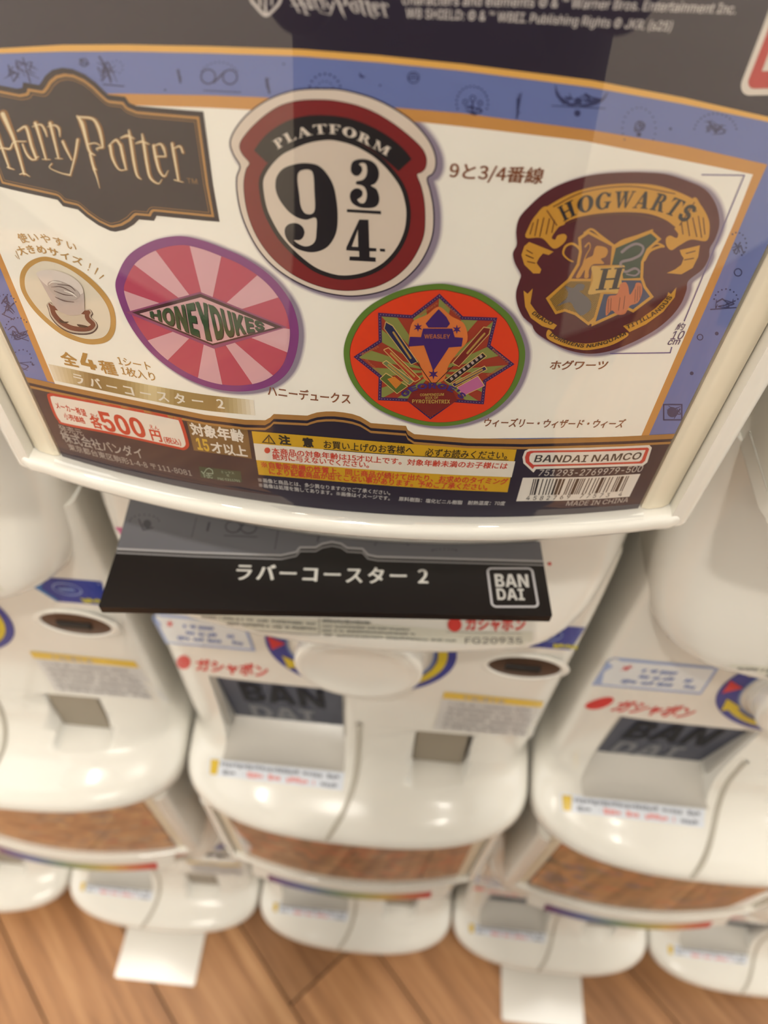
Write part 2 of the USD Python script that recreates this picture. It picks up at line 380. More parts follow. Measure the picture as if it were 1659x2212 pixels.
# coin return lip and coin slot
cupx = m3.Manifold.batch_hull([m3.Manifold.sphere(0.0015, 12).translate((x, y, CAMZ-z)) for x in (CX+0.0440, CX+0.0805) for y, z in ((.2105, .5265), (.2065, .5745), (.2145, .5265), (.2115, .5745))])
part(MACH, 'coin_return_flap', cupx, SLOT, smooth=30, label='grey metal coin return flap')
def lathe_y(prof_, x, zc, n=64, sz=1.0):
    a = np.linspace(0, 2*math.pi, n, endpoint=False)
    V = np.array([[x+r*math.cos(t), y, zc+sz*r*math.sin(t)] for r, y in prof_ for t in a]); F = []
    for i in range(len(prof_)-1):
        for j in range(n):
            F.append((i*n+j, i*n+(j+1) % n, (i+1)*n+(j+1) % n, (i+1)*n+j))
    t = trimesh.Trimesh(*arr_quads(V, F), process=False); trimesh.repair.fix_normals(t)
    return t
def arr_quads(V, F):
    F = np.array(F); return np.asarray(V), np.vstack([F[:, [0, 1, 2]], F[:, [0, 2, 3]]])
KX, KZ = 0.081+0.0225, CAMZ-.4105
part(MACH, 'coin_slot_collar', lathe_y([(.0275, .2100), (.0258, .2092), (.0240, .2088), (.0227, .2092), (.0222, .2105)], KX, KZ, sz=0.62), WHITE)
part(MACH, 'coin_slot_plate', lathe_y([(.0001, .2092), (.014, .2095), (.0222, .2102)], KX, KZ, sz=0.62), STEEL, label='worn steel coin slot plate')
part(MACH, 'coin_slot', boxm(KX-0.012, KX+0.010, .2078, .2098, KZ-0.0034, KZ+0.0030, 0.0009), BLACKISH)

# dial
DX, DZ = 0.0023, CAMZ-.4078
knob = lathe_y([(.0412, .2100), (.0412, .2075), (.0393, .2070), (.0393, .1995), (.0390, .1966), (.0375, .1950), (.0345, .1948), (.0320, .1955), (.028, .1970), (.018, .1978), (.0001, .1981)], DX, DZ)
part(MACH, 'dial', knob, WHITE, smooth=60)

# ---- housing with the curved window
R = 0.418; TILT = math.radians(0.25)
POST = Cylinder(0.1578, R, TILT, 0.0, CAMZ)
def arc_y(x, yc): return yc + R - math.sqrt(R*R-x*x)
def front_path(yc, hw, rc, n=25):
    """Half-width hw, front arc at yc, corners rounded by rc, as (x, y) from left to right."""
    xs = np.linspace(-(hw-rc), hw-rc, n); pts = [(x, arc_y(x, yc)) for x in xs]
    ye = arc_y(hw-rc, yc); sl = math.asin((hw-rc)/R); cr = []
    for a in np.linspace(math.pi/2-sl*0.6, 0, 8)[1:]:
        cr.append((hw-rc+rc*math.cos(a), ye+rc-rc*math.sin(a)))
    return [(-x, y) for x, y in cr[::-1]] + pts + cr
def housing_rows(levels):
    return np.array([[(x, y, z) for x, y in front_path(yc, hw, rc)] for z, yc, hw, rc in levels])
ZT = ZB+TIER                                      # top of the upper machine
SKIRT = [(1.056, .190, .132, .03), (1.0, .191, .132, .03), (.978, .1885, .132, .03), (.962, .185, .1308, .032), (.946, .1812, .1290, .034), (.931, .1788, .1255, .037), (.9215, .1783, .1210, .040), (.9175, .1790, .1170, .042), (.9157, .181, .1130, .043), (.9150, .184, .1105, .044)]
skirt_rows = housing_rows(SKIRT)
part(MACH, 'window_skirt', loft_solid(skirt_rows, YBACK), WHITE, smooth=35)
_sk = np.array(SKIRT[:7])[::-1]
SF = Face(housing_rows([(z, *(float(np.interp(z, _sk[:, 0], _sk[:, k])) for k in (1, 2, 3))) for z in np.linspace(.922, 1.05, 28)])[:, 1:-1])
part(MACH, 'rear_cabinet', boxm(CX-.125, CX+.125, .33, YBACK, .916, ZT-.004, .004), WHITE)
def arc_poly(x0, x1, ya, yb, n=10):
    xs = np.linspace(x0, x1, n); return [(x, arc_y(x, ya)) for x in xs], yb
def plan(pts): return Polygon(pts)
for s in (-1, 1):
    rail = [(s*.1165, .30)] + [(s*x, arc_y(x, .1515)) for x in np.linspace(.1165, .1185, 3)] + [(s*(.1185+.0075*math.sin(a)), arc_y(.1185, .1515)+.0075*(1-math.cos(a))) for a in np.linspace(.2, math.pi/2, 8)] + [(s*.126, .43), (s*.119, .43)]
    part(MACH, 'side_wall', extrude(Polygon(rail).buffer(0), 1.056, ZT-.003), WHITE)
    st = [(s*.1056, .185)] + [(s*x, arc_y(x, .1558)+0.001*abs(math.cos((x-.1056)*math.pi/.0104))**8) for x in np.linspace(.1056, .1160, 12)] + [(s*.1160, .185)]
    part(MACH, 'window_stile', extrude(Polygon(st).buffer(0), 1.0628, ZT-.005), CREAM)
part(MACH, 'top_cover', boxm(-.122, .122, .186, YBACK, ZT-.0035, ZT-.0003, .001), WHITE)
# lip under the window, swept along the arc
lip_prof = [(-.006, 1.0622), (0.0003, 1.0622), (.0012, 1.0624), (.0040, 1.0626), (.0055, 1.0620), (.0064, 1.0602), (.0066, 1.0576), (.0059, 1.0557), (.004, 1.0546), (-.006, 1.0542)]
lip_rows = []
for d, z in lip_prof:
    p = front_path(.1572-d, .1265, .012+max(0, d)*.5, 41)
    lip_rows.append([(x, y, z) for x, y in p])
part(MACH, 'window_lip', loft_solid(lip_rows, .215), WHITE, smooth=50)
# clear window: a thin curved pane that sweeps forward into the lip at its foot
PANE = usdkit.material(stage, '/World/Looks/clear_window', {
    'lw': ('layer_weight', {'blend': 0.5}), 'pw': ('math', {'math_type': 'power', 'value2': 5.0}), 'ma': ('math', {'math_type': 'multiply_add', 'value2': 0.89, 'value3': PANE_R0}),
    't': ('transparent_bsdf', {'color': (0.985, 0.985, 0.98)}), 'g': ('glossy_bsdf', {'color': (1, 1, 1), 'roughness': 0.02}), 'mx': ('mix_closure', {})},
    [('lw.facing', 'pw.value1'), ('pw.value', 'ma.value1'), ('ma.value', 'mx.fac'), ('t.BSDF', 'mx.closure1'), ('g.BSDF', 'mx.closure2')], surface='mx.closure')
us = np.linspace(-.1056, .1056, 61)
lv = [(z, .0022) for z in np.linspace(ZT-.0055, 1.073, 9)] + [(1.0712, .00225), (1.0694, .0024), (1.0678, .0027), (1.0665, .0031), (1.0654, .0036), (1.0645, .0042), (1.0638, .0049), (1.0634, .0057)]
G = np.array([POST.xyz(np.stack([us, np.full(61, z-CAMZ)], -1), o) for z, o in lv])
def grid_mesh(G, flip=False):
    n, m = G.shape[:2]; i, j = np.meshgrid(np.arange(n-1), np.arange(m-1), indexing='ij')
    q = np.stack([i*m+j, (i+1)*m+j, (i+1)*m+j+1, i*m+j+1], -1).reshape(-1, 4)
    return G.reshape(-1, 3), (q[:, ::-1] if flip else q)
part(MACH, 'clear_window', grid_mesh(G), PANE, smooth=True)

# ------------------------------------------------------------------ the display poster behind the window
def INK(rgb): return mat('ink_%02x%02x%02x' % tuple(int(c) for c in rgb), rgb, rough=0.5, vary=0.015, scale=120, spec=0.3)
LAYER = 4.5e-5
def U(g):
    if not hasattr(g, 'geom_type'): g = Polygon(g)
    return shapely.transform(shapely.segmentize(g.buffer(0) if g.geom_type == 'Polygon' else g, 9.0), lambda a: POST.uv(a))
def ink(parent, name, g, rgb, layer, label=None):
    if g.is_empty: return None
    m = POST.mesh(g, layer*LAYER)
    return part(parent, name, m, INK(rgb), smooth=False, label=label) if len(m.faces) else None
def text_on(gw, pts, h, uvof=None, space=1.0):
    """Lettering laid along a baseline given by points of the photograph, h pixels tall, in the sheet's own plane."""
    uvof = uvof or POST.uv
    g, w = gw; c = np.asarray(pts, float)
    if len(c) > 2: c = spline(c)
    hv = c[0] + [0, -h]
    uv = uvof(np.vstack([c, hv])); b, hh = uv[:-1], uv[-1]-uv[0]
    s = np.r_[0, np.cumsum(np.hypot(*np.diff(b, axis=0).T))]; t0 = (b[1]-b[0])/np.hypot(*(b[1]-b[0]))
    hn = abs(hh @ np.array([-t0[1], t0[0]])); L = s[-1]
    def f(a):
        q = a[:, 0]/w*L
        qc = np.clip(q, 0, L); P = np.stack([np.interp(qc, s, b[:, 0]), np.interp(qc, s, b[:, 1])], -1)
        e = L*0.01
        T = np.stack([np.interp(np.clip(qc+e, 0, L), s, b[:, k])-np.interp(np.clip(qc-e, 0, L), s, b[:, k]) for k in (0, 1)], -1)
        T /= np.linalg.norm(T, axis=1, keepdims=True)
        return P + T*(q-qc)[:, None] + np.stack([-T[:, 1], T[:, 0]], -1)*(a[:, 1]*hn)[:, None]
    return shapely.transform(shapely.segmentize(g, 0.25), f)
def jp(t, stroke=0, mincho=0, gap=0.0): return glyphs(t, 'cjk', 400, stroke, mincho, gap)
def la(t, weight=600, gap=0.0): return glyphs(t, 'inter', weight, 0, 0, gap)

def ell(cx, cy, rx, ry): return affinity.scale(Point(cx, cy).buffer(1, 24), rx, ry)
def serif(ch):
    """Fat-faced serif capitals, one unit tall."""
    B = lambda x0, y0, x1, y1: sbox(x0, y0, x1, y1)
    P_ = lambda *p: Polygon(p)
    line = lambda a, b, w: LineString([a, b]).buffer(w/2, cap_style='flat')
    stem = [B(.1, 0, .32, 1), B(0, 0, .42, .07), B(0, .93, .34, 1)]
    bowl = ell(.34, .735, .31, .265).difference(ell(.33, .735, .12, .19)).intersection(B(.3, .4, .8, 1.1))
    if ch == 'P': g, w = stem+[bowl], .68
    elif ch == 'R': g, w = stem+[bowl, P_((.36, .5), (.56, .5), (.86, 0), (.6, 0)), B(.56, 0, .92, .07)], .9
    elif ch == 'L': g, w = stem+[B(.1, 0, .68, .07), P_((.5, .0), (.68, 0), (.68, .34), (.62, .2))], .7
    elif ch == 'F': g, w = stem+[B(.1, .93, .66, 1), P_((.66, 1), (.66, .68), (.6, .82), (.48, .93)), B(.3, .46, .5, .53), B(.47, .36, .52, .64)], .68
    elif ch == 'T': g, w = [B(.29, 0, .51, 1), B(.17, 0, .63, .07), B(0, .93, .8, 1), P_((0, 1), (0, .66), (.06, .82), (.2, .93)), P_((.8, 1), (.8, .66), (.74, .82), (.6, .93))], .8
    elif ch == 'A': g, w = [P_((.36, 1), (.5, 1), (.86, 0), (.6, 0), (.36, .76)), line((.12, 0), (.41, .96), .07), B(.22, .27, .68, .34), B(0, 0, .28, .06), B(.5, 0, .96, .06)], .96
    elif ch == 'M': g, w = [B(.12, 0, .19, 1), P_((.02, 1), (.3, 1), (.6, .06), (.5, .06)), line((.55, .1), (.84, 1), .08), B(.8, 0, 1.02, 1), B(0, 0, .32, .06), B(.72, 0, 1.1, .06), B(.8, .94, 1.1, 1)], 1.1
    elif ch == 'O': g, w = [ell(.42, .5, .42, .52).difference(ell(.42, .5, .17, .44))], .84
    elif ch == 'G': g, w = [ell(.42, .5, .42, .52).difference(ell(.44, .5, .2, .44)).difference(B(.5, .4, .9, .72)), B(.6, .03, .78, .42), B(.48, .38, .88, .44), P_((.7, .95), (.78, .95), (.78, .66))], .88
    elif ch == 'W': g, w = [P_((.06, 1), (.28, 1), (.46, 0), (.37, 0)), line((.42, .03), (.58, 1), .07), P_((.46, 1), (.68, 1), (.86, 0), (.77, 0)), line((.82, .03), (1.02, 1), .07), B(0, .94, .36, 1), B(.44, .94, .76, 1), B(.9, .94, 1.14, 1)], 1.14
    elif ch == 'H': g, w = [B(.09, 0, .27, 1), B(.56, 0, .74, 1), B(.2, .46, .6, .54), B(0, 0, .36, .06), B(0, .94, .36, 1), B(.47, 0, .83, .06), B(.47, .94, .83, 1)], .83
    else:
        g0, w = glyphs(ch, 'inter', 800); g = [g0]
    return unary_union([q.buffer(0) for q in g]), w
def serif_text(t, gap=.1):
    out, x = [], 0
    for ch in t:
        g, w = serif(ch); out.append(affinity.translate(g, x, 0)); x += w+gap
    return unary_union(out), x-gap
def taper(pts, w):
    """A pen stroke through pts with widths w, as a polygon."""
    p = np.asarray(pts, float); w = np.interp(np.linspace(0, 1, len(p)), np.linspace(0, 1, len(w)), w)
    out = []
    for i in range(len(p)-1):
        out.append(unary_union([Point(p[i]).buffer(w[i]/2, 4), Point(p[i+1]).buffer(w[i+1]/2, 4)]).convex_hull)
    return unary_union(out)

POSTER = thing('display_poster', 'display poster of four rubber coasters behind the clear curved window', 'poster', (0, POST.y0, 1.06))
vt, vb = ZT-0.0055-CAMZ, -0.2024
us_ = np.linspace(-.1058, .1058, 49)
fr = POST.xyz(np.stack(np.meshgrid(us_, np.linspace(vb, vt, 3)), -1), 0.0); bk = POST.xyz(np.stack(np.meshgrid(us_, np.linspace(vb, vt, 3)), -1), -0.0005)
va, fa = grid_mesh(fr); vb_, fb = grid_mesh(bk, True)
NAVY = (44, 38, 56)
part(POSTER, 'sheet', (np.vstack([va, vb_]), np.vstack([fa, fb+len(va)])), INK(NAVY), smooth=True, label='navy printed card sheet')
FULL = sbox(-.1058, vb, .1058, vt)
PAPER_C, ORANGE, GOLD, BLUE = (252, 249, 240), (210, 152, 84), (238, 184, 96), (112, 127, 186)

line_top = [(-190, 121), (-90, 110), (0, 104), (136, 96.4), (271, 95.8), (450, 99.5), (649, 106), (815, 119), (1000, 138), (1278, 173), (1477, 210.5), (1659, 252), (1840, 299)]
line_bot = [(-190, 131), (-90, 120.5), (0, 115), (136, 111), (271, 110.5), (450, 114.5), (649, 121), (815, 134), (1000, 152.5), (1278, 188.5), (1477, 224.5), (1659, 263), (1840, 310)]
foot = [(15, 800), (58, 815), (119, 829), (219, 850), (330, 873), (442, 896), (530, 907), (573, 908), (584, 902), (591.5, 894.5), (664, 898), (672, 895), (685.5, 891), (704, 889), (722, 889), (742, 891), (761.5, 894.5), (778, 900), (790, 907), (801, 914), (877, 920), (881, 929), (895, 938), (1011, 947), (1130, 949), (1220, 947), (1345, 943), (1520, 934)]
blue = U(np.vstack([line_bot, foot[::-1]])).buffer(0).intersection(FULL)
ink(POSTER, 'blue_border', blue, BLUE, 1)
ink(POSTER, 'gold_rule', U(np.vstack([line_top, line_bot[::-1]])).buffer(0).intersection(FULL), GOLD, 2)
ora_out = [(-155, 203), (-60, 200), (274, 202), (450, 205.5), (572, 210), (853, 232), (1000, 244.5), (1274, 280), (1477, 314), (1657, 355), (1619, 441), (1536, 638), (1401, 941)] + foot[-2:2:-1][3:] + [(103, 823), (0, 576)]
pap_out = [(-132, 229), (-60, 226), (280, 226.5), (450, 232), (549, 237), (897, 262), (1000, 273), (1262, 304), (1437, 338), (1626, 376), (1585, 481), (1490, 700), (1384, 943)] + foot[-3:2:-1][2:] + [(119.4, 828.5), (0, 543.8)]
ink(POSTER, 'orange_frame', U(ora_out), ORANGE, 2)
paper = U(pap_out)
ink(POSTER, 'white_field', paper, PAPER_C, 3)
fo = np.array(foot)
ink(POSTER, 'gold_edge', U(Polygon(np.vstack([fo+[0, -1], (fo+[0, 9.5])[::-1]]))).buffer(0).intersection(FULL), (172, 126, 70), 4)
ink(POSTER, 'gold_edge', U(Polygon(np.vstack([fo+[0, 15.5], (fo+[0, 20.5])[::-1]]))).buffer(0).intersection(FULL), (176, 130, 72), 4)

# --- soft drop shadow printed around the coasters, shade drawn in the artwork
def drop_shadow(g, px=1.0, name='printed_drop_shadow'):
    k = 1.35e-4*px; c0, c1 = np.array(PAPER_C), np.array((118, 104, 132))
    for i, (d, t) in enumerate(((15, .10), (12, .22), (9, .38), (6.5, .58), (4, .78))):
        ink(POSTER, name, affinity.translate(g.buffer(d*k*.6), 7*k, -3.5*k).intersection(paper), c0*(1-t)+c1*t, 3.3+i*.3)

# --- coaster: platform sign
o5, s5 = (450, 150), 550/1659
C5 = lambda p: crop(p, o5, s5)
badge = C5([(740, 118), (850, 122), (960, 145), (1080, 182), (1200, 240), (1320, 320), (1400, 400), (1455, 480), (1485, 560), (1487, 630), (1465, 680), (1432, 708), (1450, 780), (1470, 880), (1475, 980), (1465, 1080), (1430, 1180), (1370, 1280), (1280, 1370), (1180, 1430), (1060, 1465), (920, 1478), (780, 1460), (650, 1420), (530, 1360), (420, 1280), (330, 1180), (260, 1060), (210, 930), (185, 800), (183, 700), (203, 627), (165, 560), (140, 490), (150, 430), (190, 360), (250, 290), (330, 225), (430, 170), (550, 132), (650, 119)])
G9 = sp(badge); b0 = U(G9); drop_shadow(b0)
bd = ink(POSTER, 'platform_coaster', b0, (52, 40, 62), 5, 'printed coaster with a red ring and the number nine and three quarters')
ink(bd, 'cream_rim', U(G9.buffer(-3.2)), (226, 212, 198), 6)
red = sp(C5([(740, 195), (850, 205), (980, 235), (1100, 285), (1220, 360), (1320, 440), (1390, 510), (1418, 570), (1415, 630), (1390, 662), (1358, 682), (1385, 760), (1405, 860), (1410, 980), (1400, 1080), (1360, 1180), (1300, 1270), (1210, 1350), (1100, 1405), (980, 1430), (860, 1432), (740, 1410), (620, 1365), (510, 1300), (410, 1210), (330, 1100), (275, 980), (245, 860), (235, 740), (250, 650), (272, 605), (228, 550), (208, 500), (225, 450), (290, 370), (380, 290), (480, 230), (600, 200)]))
ink(bd, 'ring_outline', U(red.buffer(1.3)), (70, 30, 32), 7); ink(bd, 'red_ring', U(red), (130, 40, 42), 8)
white = sp(C5([(810, 455), (920, 480), (1010, 520), (1100, 580), (1180, 660), (1250, 760), (1282, 860), (1290, 950), (1275, 1050), (1230, 1150), (1160, 1235), (1080, 1290), (980, 1325), (870, 1335), (770, 1313), (680, 1270), (570, 1180), (480, 1080), (420, 980), (380, 880), (360, 740), (380, 670), (430, 600), (490, 545), (560, 510), (640, 478), (720, 460)]))
arc = Polygon(np.vstack([spline(C5([(300, 522), (360, 440), (430, 380), (530, 325), (640, 297), (740, 292), (850, 300), (960, 325), (1080, 375), (1180, 435), (1270, 510), (1325, 578)])), spline(C5([(1240, 657), (1150, 580), (1000, 480), (810, 440), (620, 470), (470, 540), (385, 603)]))])).buffer(0)
ink(bd, 'black_band', U(unary_union([arc, white.buffer(9.5)])), (36, 33, 36), 9)
ink(bd, 'sign_face', U(white), (224, 210, 196), 10)
nine = sp(C5([(640, 603), (720, 620), (780, 680), (820, 760), (840, 870), (845, 960), (838, 1040), (815, 1100), (775, 1150), (720, 1177), (660, 1183), (590, 1165), (540, 1130), (510, 1090), (500, 1050), (508, 1018), (535, 998), (578, 995), (613, 1015), (629, 1050), (620, 1085), (597, 1104), (562, 1106), (590, 1130), (630, 1145), (670, 1138), (698, 1110), (706, 1060), (704, 962), (640, 972), (585, 958), (530, 922), (480, 862), (450, 805), (440, 750), (450, 690), (490, 640), (560, 612)]))
hole = sp(C5([(632, 645), (672, 652), (688, 690), (693, 780), (698, 880), (690, 922), (662, 937), (627, 925), (604, 880), (594, 800), (583, 710), (593, 662)]))
three = sp(C5([(930, 630), (945, 592), (990, 577), (1045, 582), (1088, 608), (1112, 655), (1108, 705), (1085, 738), (1062, 750), (1098, 775), (1115, 825), (1110, 865), (1085, 890), (1035, 896), (985, 890), (942, 866), (925, 832), (928, 796), (950, 772), (980, 768), (1005, 787), (1004, 815), (985, 832), (972, 842), (990, 862), (1015, 863), (1030, 840), (1034, 800), (1022, 765), (1000, 748), (966, 740), (968, 722), (1005, 713), (1029, 688), (1036, 648), (1028, 612), (1005, 601), (984, 611), (1000, 626), (1004, 652), (986, 680), (960, 686), (935, 665)]))
four = Polygon(C5([(985, 970), (1045, 972), (1050, 1155), (1096, 1158), (1096, 1178), (1052, 1178), (1052, 1215), (1092, 1218), (1092, 1246), (920, 1237), (922, 1211), (985, 1213), (983, 1176), (900, 1171), (902, 1150)])).difference(Polygon(C5([(976, 1035), (936, 1147), (978, 1149)])))
ink(bd, 'numerals', U(unary_union([nine.difference(hole), three, four, Polygon(C5([(905, 903), (1126, 915), (1126, 936), (905, 922)])), Polygon(C5([(1118, 1160), (1152, 1162), (1152, 1181), (1120, 1178)]))])), (33, 30, 36), 11)
ink(bd, 'lettering', text_on(serif_text('PLATFORM', .13), C5([(455, 514), (545, 462), (645, 427), (745, 413), (840, 416), (930, 438), (1030, 482), (1165, 557)]), 24.5), (226, 214, 202), 11)

# --- coaster: pink striped sweet-shop sign
o8, s8 = (220, 490), 460/1659
C8 = lambda p: crop(p, o8, s8)
Hn = sp(C8([(600, 68), (770, 98), (940, 160), (1100, 230), (1270, 340), (1400, 470), (1500, 640), (1535, 850), (1480, 1080), (1350, 1215), (1150, 1275), (900, 1262), (640, 1165), (400, 990), (220, 760), (115, 500), (130, 360), (220, 210), (400, 105)]))
h0 = U(Hn); drop_shadow(h0)
hd = ink(POSTER, 'striped_coaster', h0, (136, 66, 132), 5, 'round pink and red striped coaster with a purple rim')
hi = h0.buffer(-.0024)
cc = POST.uv(C8([(830, 715)]))[0]
bds = [(172, 490), (250, 285), (412, 165), (685, 135), (938, 200), (1215, 370), (1365, 548), (1465, 790), (1440, 970), (1315, 1135), (1165, 1205), (942, 1225), (750, 1180), (500, 1050), (330, 890), (205, 660)]
bu = POST.uv(C8(bds))
ink(hd, 'red_field', hi, (190, 76, 102), 6)
wedges = [Polygon([cc, cc+1.6*(bu[i]-cc), cc+1.6*(bu[(i+1) % 16]-cc)]).intersection(hi) for i in range(1, 16, 2)]
ink(hd, 'pink_stripes', unary_union(wedges), (220, 172, 182), 7)
for k, (q, c) in enumerate((([(190, 660), (768, 500), (1445, 776), (878, 944)], (150, 78, 120)), ([(240, 660), (770, 514), (1412, 775), (866, 917)], (74, 44, 52)), ([(298, 669), (776, 541), (1350, 776), (866, 903)], (222, 176, 182)))):
    ink(hd, 'lozenge', U(Polygon(C8(q))), c, 8+k)
hg, hw_ = glyphs('HONEYDUKES', 'inter', 900)
def hwarp(dx, dy):
    def f(a):
        t = a[:, 0]/hw_
        tx, ty = np.interp(t, [0, .44, .47, 1], [372, 758, 786, 1268]), np.interp(t, [0, .44, .47, 1], [652, 572, 576, 738])
        bx, by = np.interp(t, [0, .44, .47, 1], [378, 806, 856, 1270]), np.interp(t, [0, .44, .47, 1], [692, 868, 878, 790])
        y = np.clip(a[:, 1], 0, 1)
        return POST.uv(C8(np.stack([bx+(tx-bx)*y+dx, by+(ty-by)*y+dy], -1)))
    return shapely.transform(shapely.segmentize(hg, .15), f)
ink(hd, 'lettering_shade', hwarp(7, 9), (44, 36, 40), 11); ink(hd, 'lettering', hwarp(0, 0), (50, 82, 56), 12)

# --- coaster: orange round with a star of fireworks
o7, s7 = (720, 590), 440/1659
C7 = lambda p: crop(p, o7, s7)
Wn = sp(C7([(840, 82), (1020, 105), (1200, 160), (1360, 265), (1480, 400), (1562, 640), (1500, 900), (1330, 1100), (1100, 1210), (850, 1243), (600, 1200), (330, 1080), (150, 880), (85, 640), (150, 430), (300, 260), (560, 130)]))
w0 = U(Wn); drop_shadow(w0)
wd = ink(POSTER, 'fireworks_coaster', w0, (98, 132, 52), 5, 'round orange coaster with a green rim and a star full of fireworks')
ink(wd, 'rim_line', w0.buffer(-.00165), (120, 52, 30), 6); ink(wd, 'orange_field', w0.buffer(-.0018), (230, 70, 34), 7)
star = [(865, 160), (1055, 345), (1335, 355), (1280, 580), (1475, 735), (1245, 880), (1225, 1062), (985, 1045), (790, 1185), (610, 1040), (365, 1028), (370, 840), (165, 675), (370, 540), (365, 315), (640, 335)]
ink(wd, 'star_border', U(Polygon(C7(star))), (72, 42, 96), 8)
inn = Polygon(C7(star)).buffer(-7.2, join_style='mitre')
ink(wd, 'star_field', U(inn), (162, 62, 44), 9)
sc = np.array([815, 790])
rays = []
for i in range(16):
    a = np.array(star[i]); b = np.array(star[(i+1) % 16])
    rays.append(Polygon(C7([sc, sc+1.1*(a-sc), sc+1.1*((a+b)/2-sc)])).intersection(inn))
ink(wd, 'green_rays', U(unary_union(rays)), (140, 146, 78), 10)
dots = [Point(p).buffer(.75, 3) for p in (lambda r: [r.interpolate(t) for t in np.arange(0, r.length, 6.2)])(LineString(np.array(Polygon(C7(star)).buffer(-3.4, join_style='mitre').exterior.coords)))]
ink(wd, 'dotted_line', U(MultiPolygon(dots)), (190, 170, 190), 9)
ink(wd, 'orange_burst', U(sp(C7([(640, 400), (760, 330), (860, 265), (960, 340), (1065, 405), (1090, 540), (1010, 640), (940, 740), (900, 860), (820, 880), (740, 850), (700, 720), (620, 600)]))), (226, 128, 66), 11)
for pts, c in (([(418, 440), (430, 390), (482, 420), (682, 710), (635, 730)], (44, 46, 84)), ([(415, 615), (450, 600), (705, 850), (665, 872)], (176, 64, 42)), ([(405, 722), (432, 705), (650, 870), (620, 896)], (122, 134, 92)), ([(385, 850), (430, 808), (600, 910), (520, 967)], (92, 110, 52)),
               ([(975, 720), (1225, 432), (1275, 440), (1265, 482), (1022, 746)], (126, 44, 40)), ([(912, 862), (1215, 640), (1242, 666), (950, 886)], (44, 34, 38)), ([(970, 892), (1230, 750), (1246, 772), (986, 912)], (58, 48, 92)), ([(1012, 920), (1175, 830), (1226, 905), (1058, 986)], (196, 110, 160))):
    p = Polygon(C7(pts)); ink(wd, 'rocket_edge', U(p.buffer(1.6)), (226, 190, 120), 12); ink(wd, 'rocket', U(p), c, 13)
ink(wd, 'rocket_label', U(Polygon(C7([(440, 850), (500, 830), (560, 880), (510, 930)]))), (214, 132, 52), 14)
chk = [Polygon(C7([(940+i*34+6, 845-i*26), (958+i*34+6, 832-i*26), (972+i*34+6, 850-i*26), (955+i*34+6, 864-i*26)])) for i in range(8)]
ink(wd, 'rocket_pattern', U(unary_union(chk)), (188, 168, 160), 14)
ink(wd, 'rocket_pattern', U(unary_union([LineString(C7(p)).buffer(2) for p in ([(490, 470), (630, 680)], [(1090, 640), (1230, 480)], [(1000, 885), (1210, 775)], [(470, 640), (660, 830)], [(450, 735), (610, 870)])])), (186, 150, 80), 14)
ink(wd, 'sticks', U(unary_union([LineString(C7(p)).buffer(.8) for p in ([(680, 715), (800, 885)], [(975, 745), (835, 885)])])), (60, 40, 40), 13)
ink(wd, 'purple_cloak', U(Polygon(C7([(735, 445), (965, 445), (985, 515), (1050, 520), (1040, 582), (938, 590), (815, 775), (742, 572), (618, 582), (628, 512), (718, 515)])).buffer(1.2)), (70, 40, 112), 13)
ink(wd, 'purple_hat', U(Polygon(C7([(858, 282), (920, 345), (950, 400), (925, 432), (775, 432), (752, 400), (800, 345)]))), (70, 40, 112), 13)
def star8(c, r, n=6): return Polygon([(c[0]+(r if i % 2 == 0 else r*.36)*math.sin(i*math.pi/n), c[1]-(r if i % 2 == 0 else r*.36)*math.cos(i*math.pi/n)) for i in range(2*n)])
ink(wd, 'stars', U(unary_union([star8(C7([p])[0], r) for p, r in (((690, 430), 10.5), ((1005, 447), 10.5), ((815, 812), 12))])), (70, 40, 112), 13)
ink(wd, 'red_dome', U(Polygon(np.vstack([spline(C7([(600, 1030), (650, 950), (730, 910), (810, 900), (900, 915), (975, 960), (1010, 1030)])), C7([(985, 1040), (790, 1165), (615, 1035)])])).buffer(0)), (128, 42, 40), 12)
ink(wd, 'name_arc', text_on(la("GEORGE'S", 900), C7([(582, 1002), (640, 958), (710, 935), (810, 928), (900, 937), (975, 965), (1045, 1018)]), 17), (72, 46, 120), 14)
ink(wd, 'lettering', unary_union([text_on(la('COMPENDIUM', 700), C7([(705, 990), (902, 986)]), 5.6), text_on(la('BOX OF', 700), C7([(748, 1013), (855, 1011)]), 5), text_on(la('PYROTECHTRIX', 800), C7([(640, 1046), (950, 1049)]), 8)]), (196, 160, 84), 14)
ink(wd, 'small_lettering', unary_union([text_on(la('Weasleys', 600), C7(p), 6) for p in ([(705, 340), (855, 235)], [(905, 245), (1030, 350)], [(235, 660), (375, 590)], [(255, 690), (375, 800)], [(1285, 610), (1420, 720)], [(1255, 830), (1400, 745)])] + [text_on(la('WEASLEY', 700), C7([(740, 520), (950, 520)]), 9)]), (190, 112, 70), 14)

# --- coaster: heraldic shield
o6, s6 = (1080, 340), 579/1659
C6 = lambda p: crop(p, o6, s6)
Cn = sp(C6([(800, 88), (900, 90), (1020, 100), (1150, 140), (1260, 190), (1320, 260), (1350, 340), (1355, 420), (1330, 500), (1297, 560), (1290, 620), (1250, 690), (1165, 760), (1152, 820), (1120, 900), (1060, 980), (980, 1050), (900, 1100), (800, 1150), (680, 1195), (560, 1212), (440, 1195), (330, 1150), (240, 1095), (208, 1060), (195, 1030), (140, 980), (105, 900), (100, 830), (120, 760), (128, 720), (92, 650), (80, 590), (103, 535), (100, 450), (120, 370), (180, 300), (270, 220), (380, 160), (520, 115), (650, 95)]))
c0_ = U(Cn); drop_shadow(c0_)
cd = ink(POSTER, 'crest_coaster', c0_, (92, 40, 48), 5, 'maroon coaster with a gold quartered crest and ribbons')
GO = (212, 156, 60)
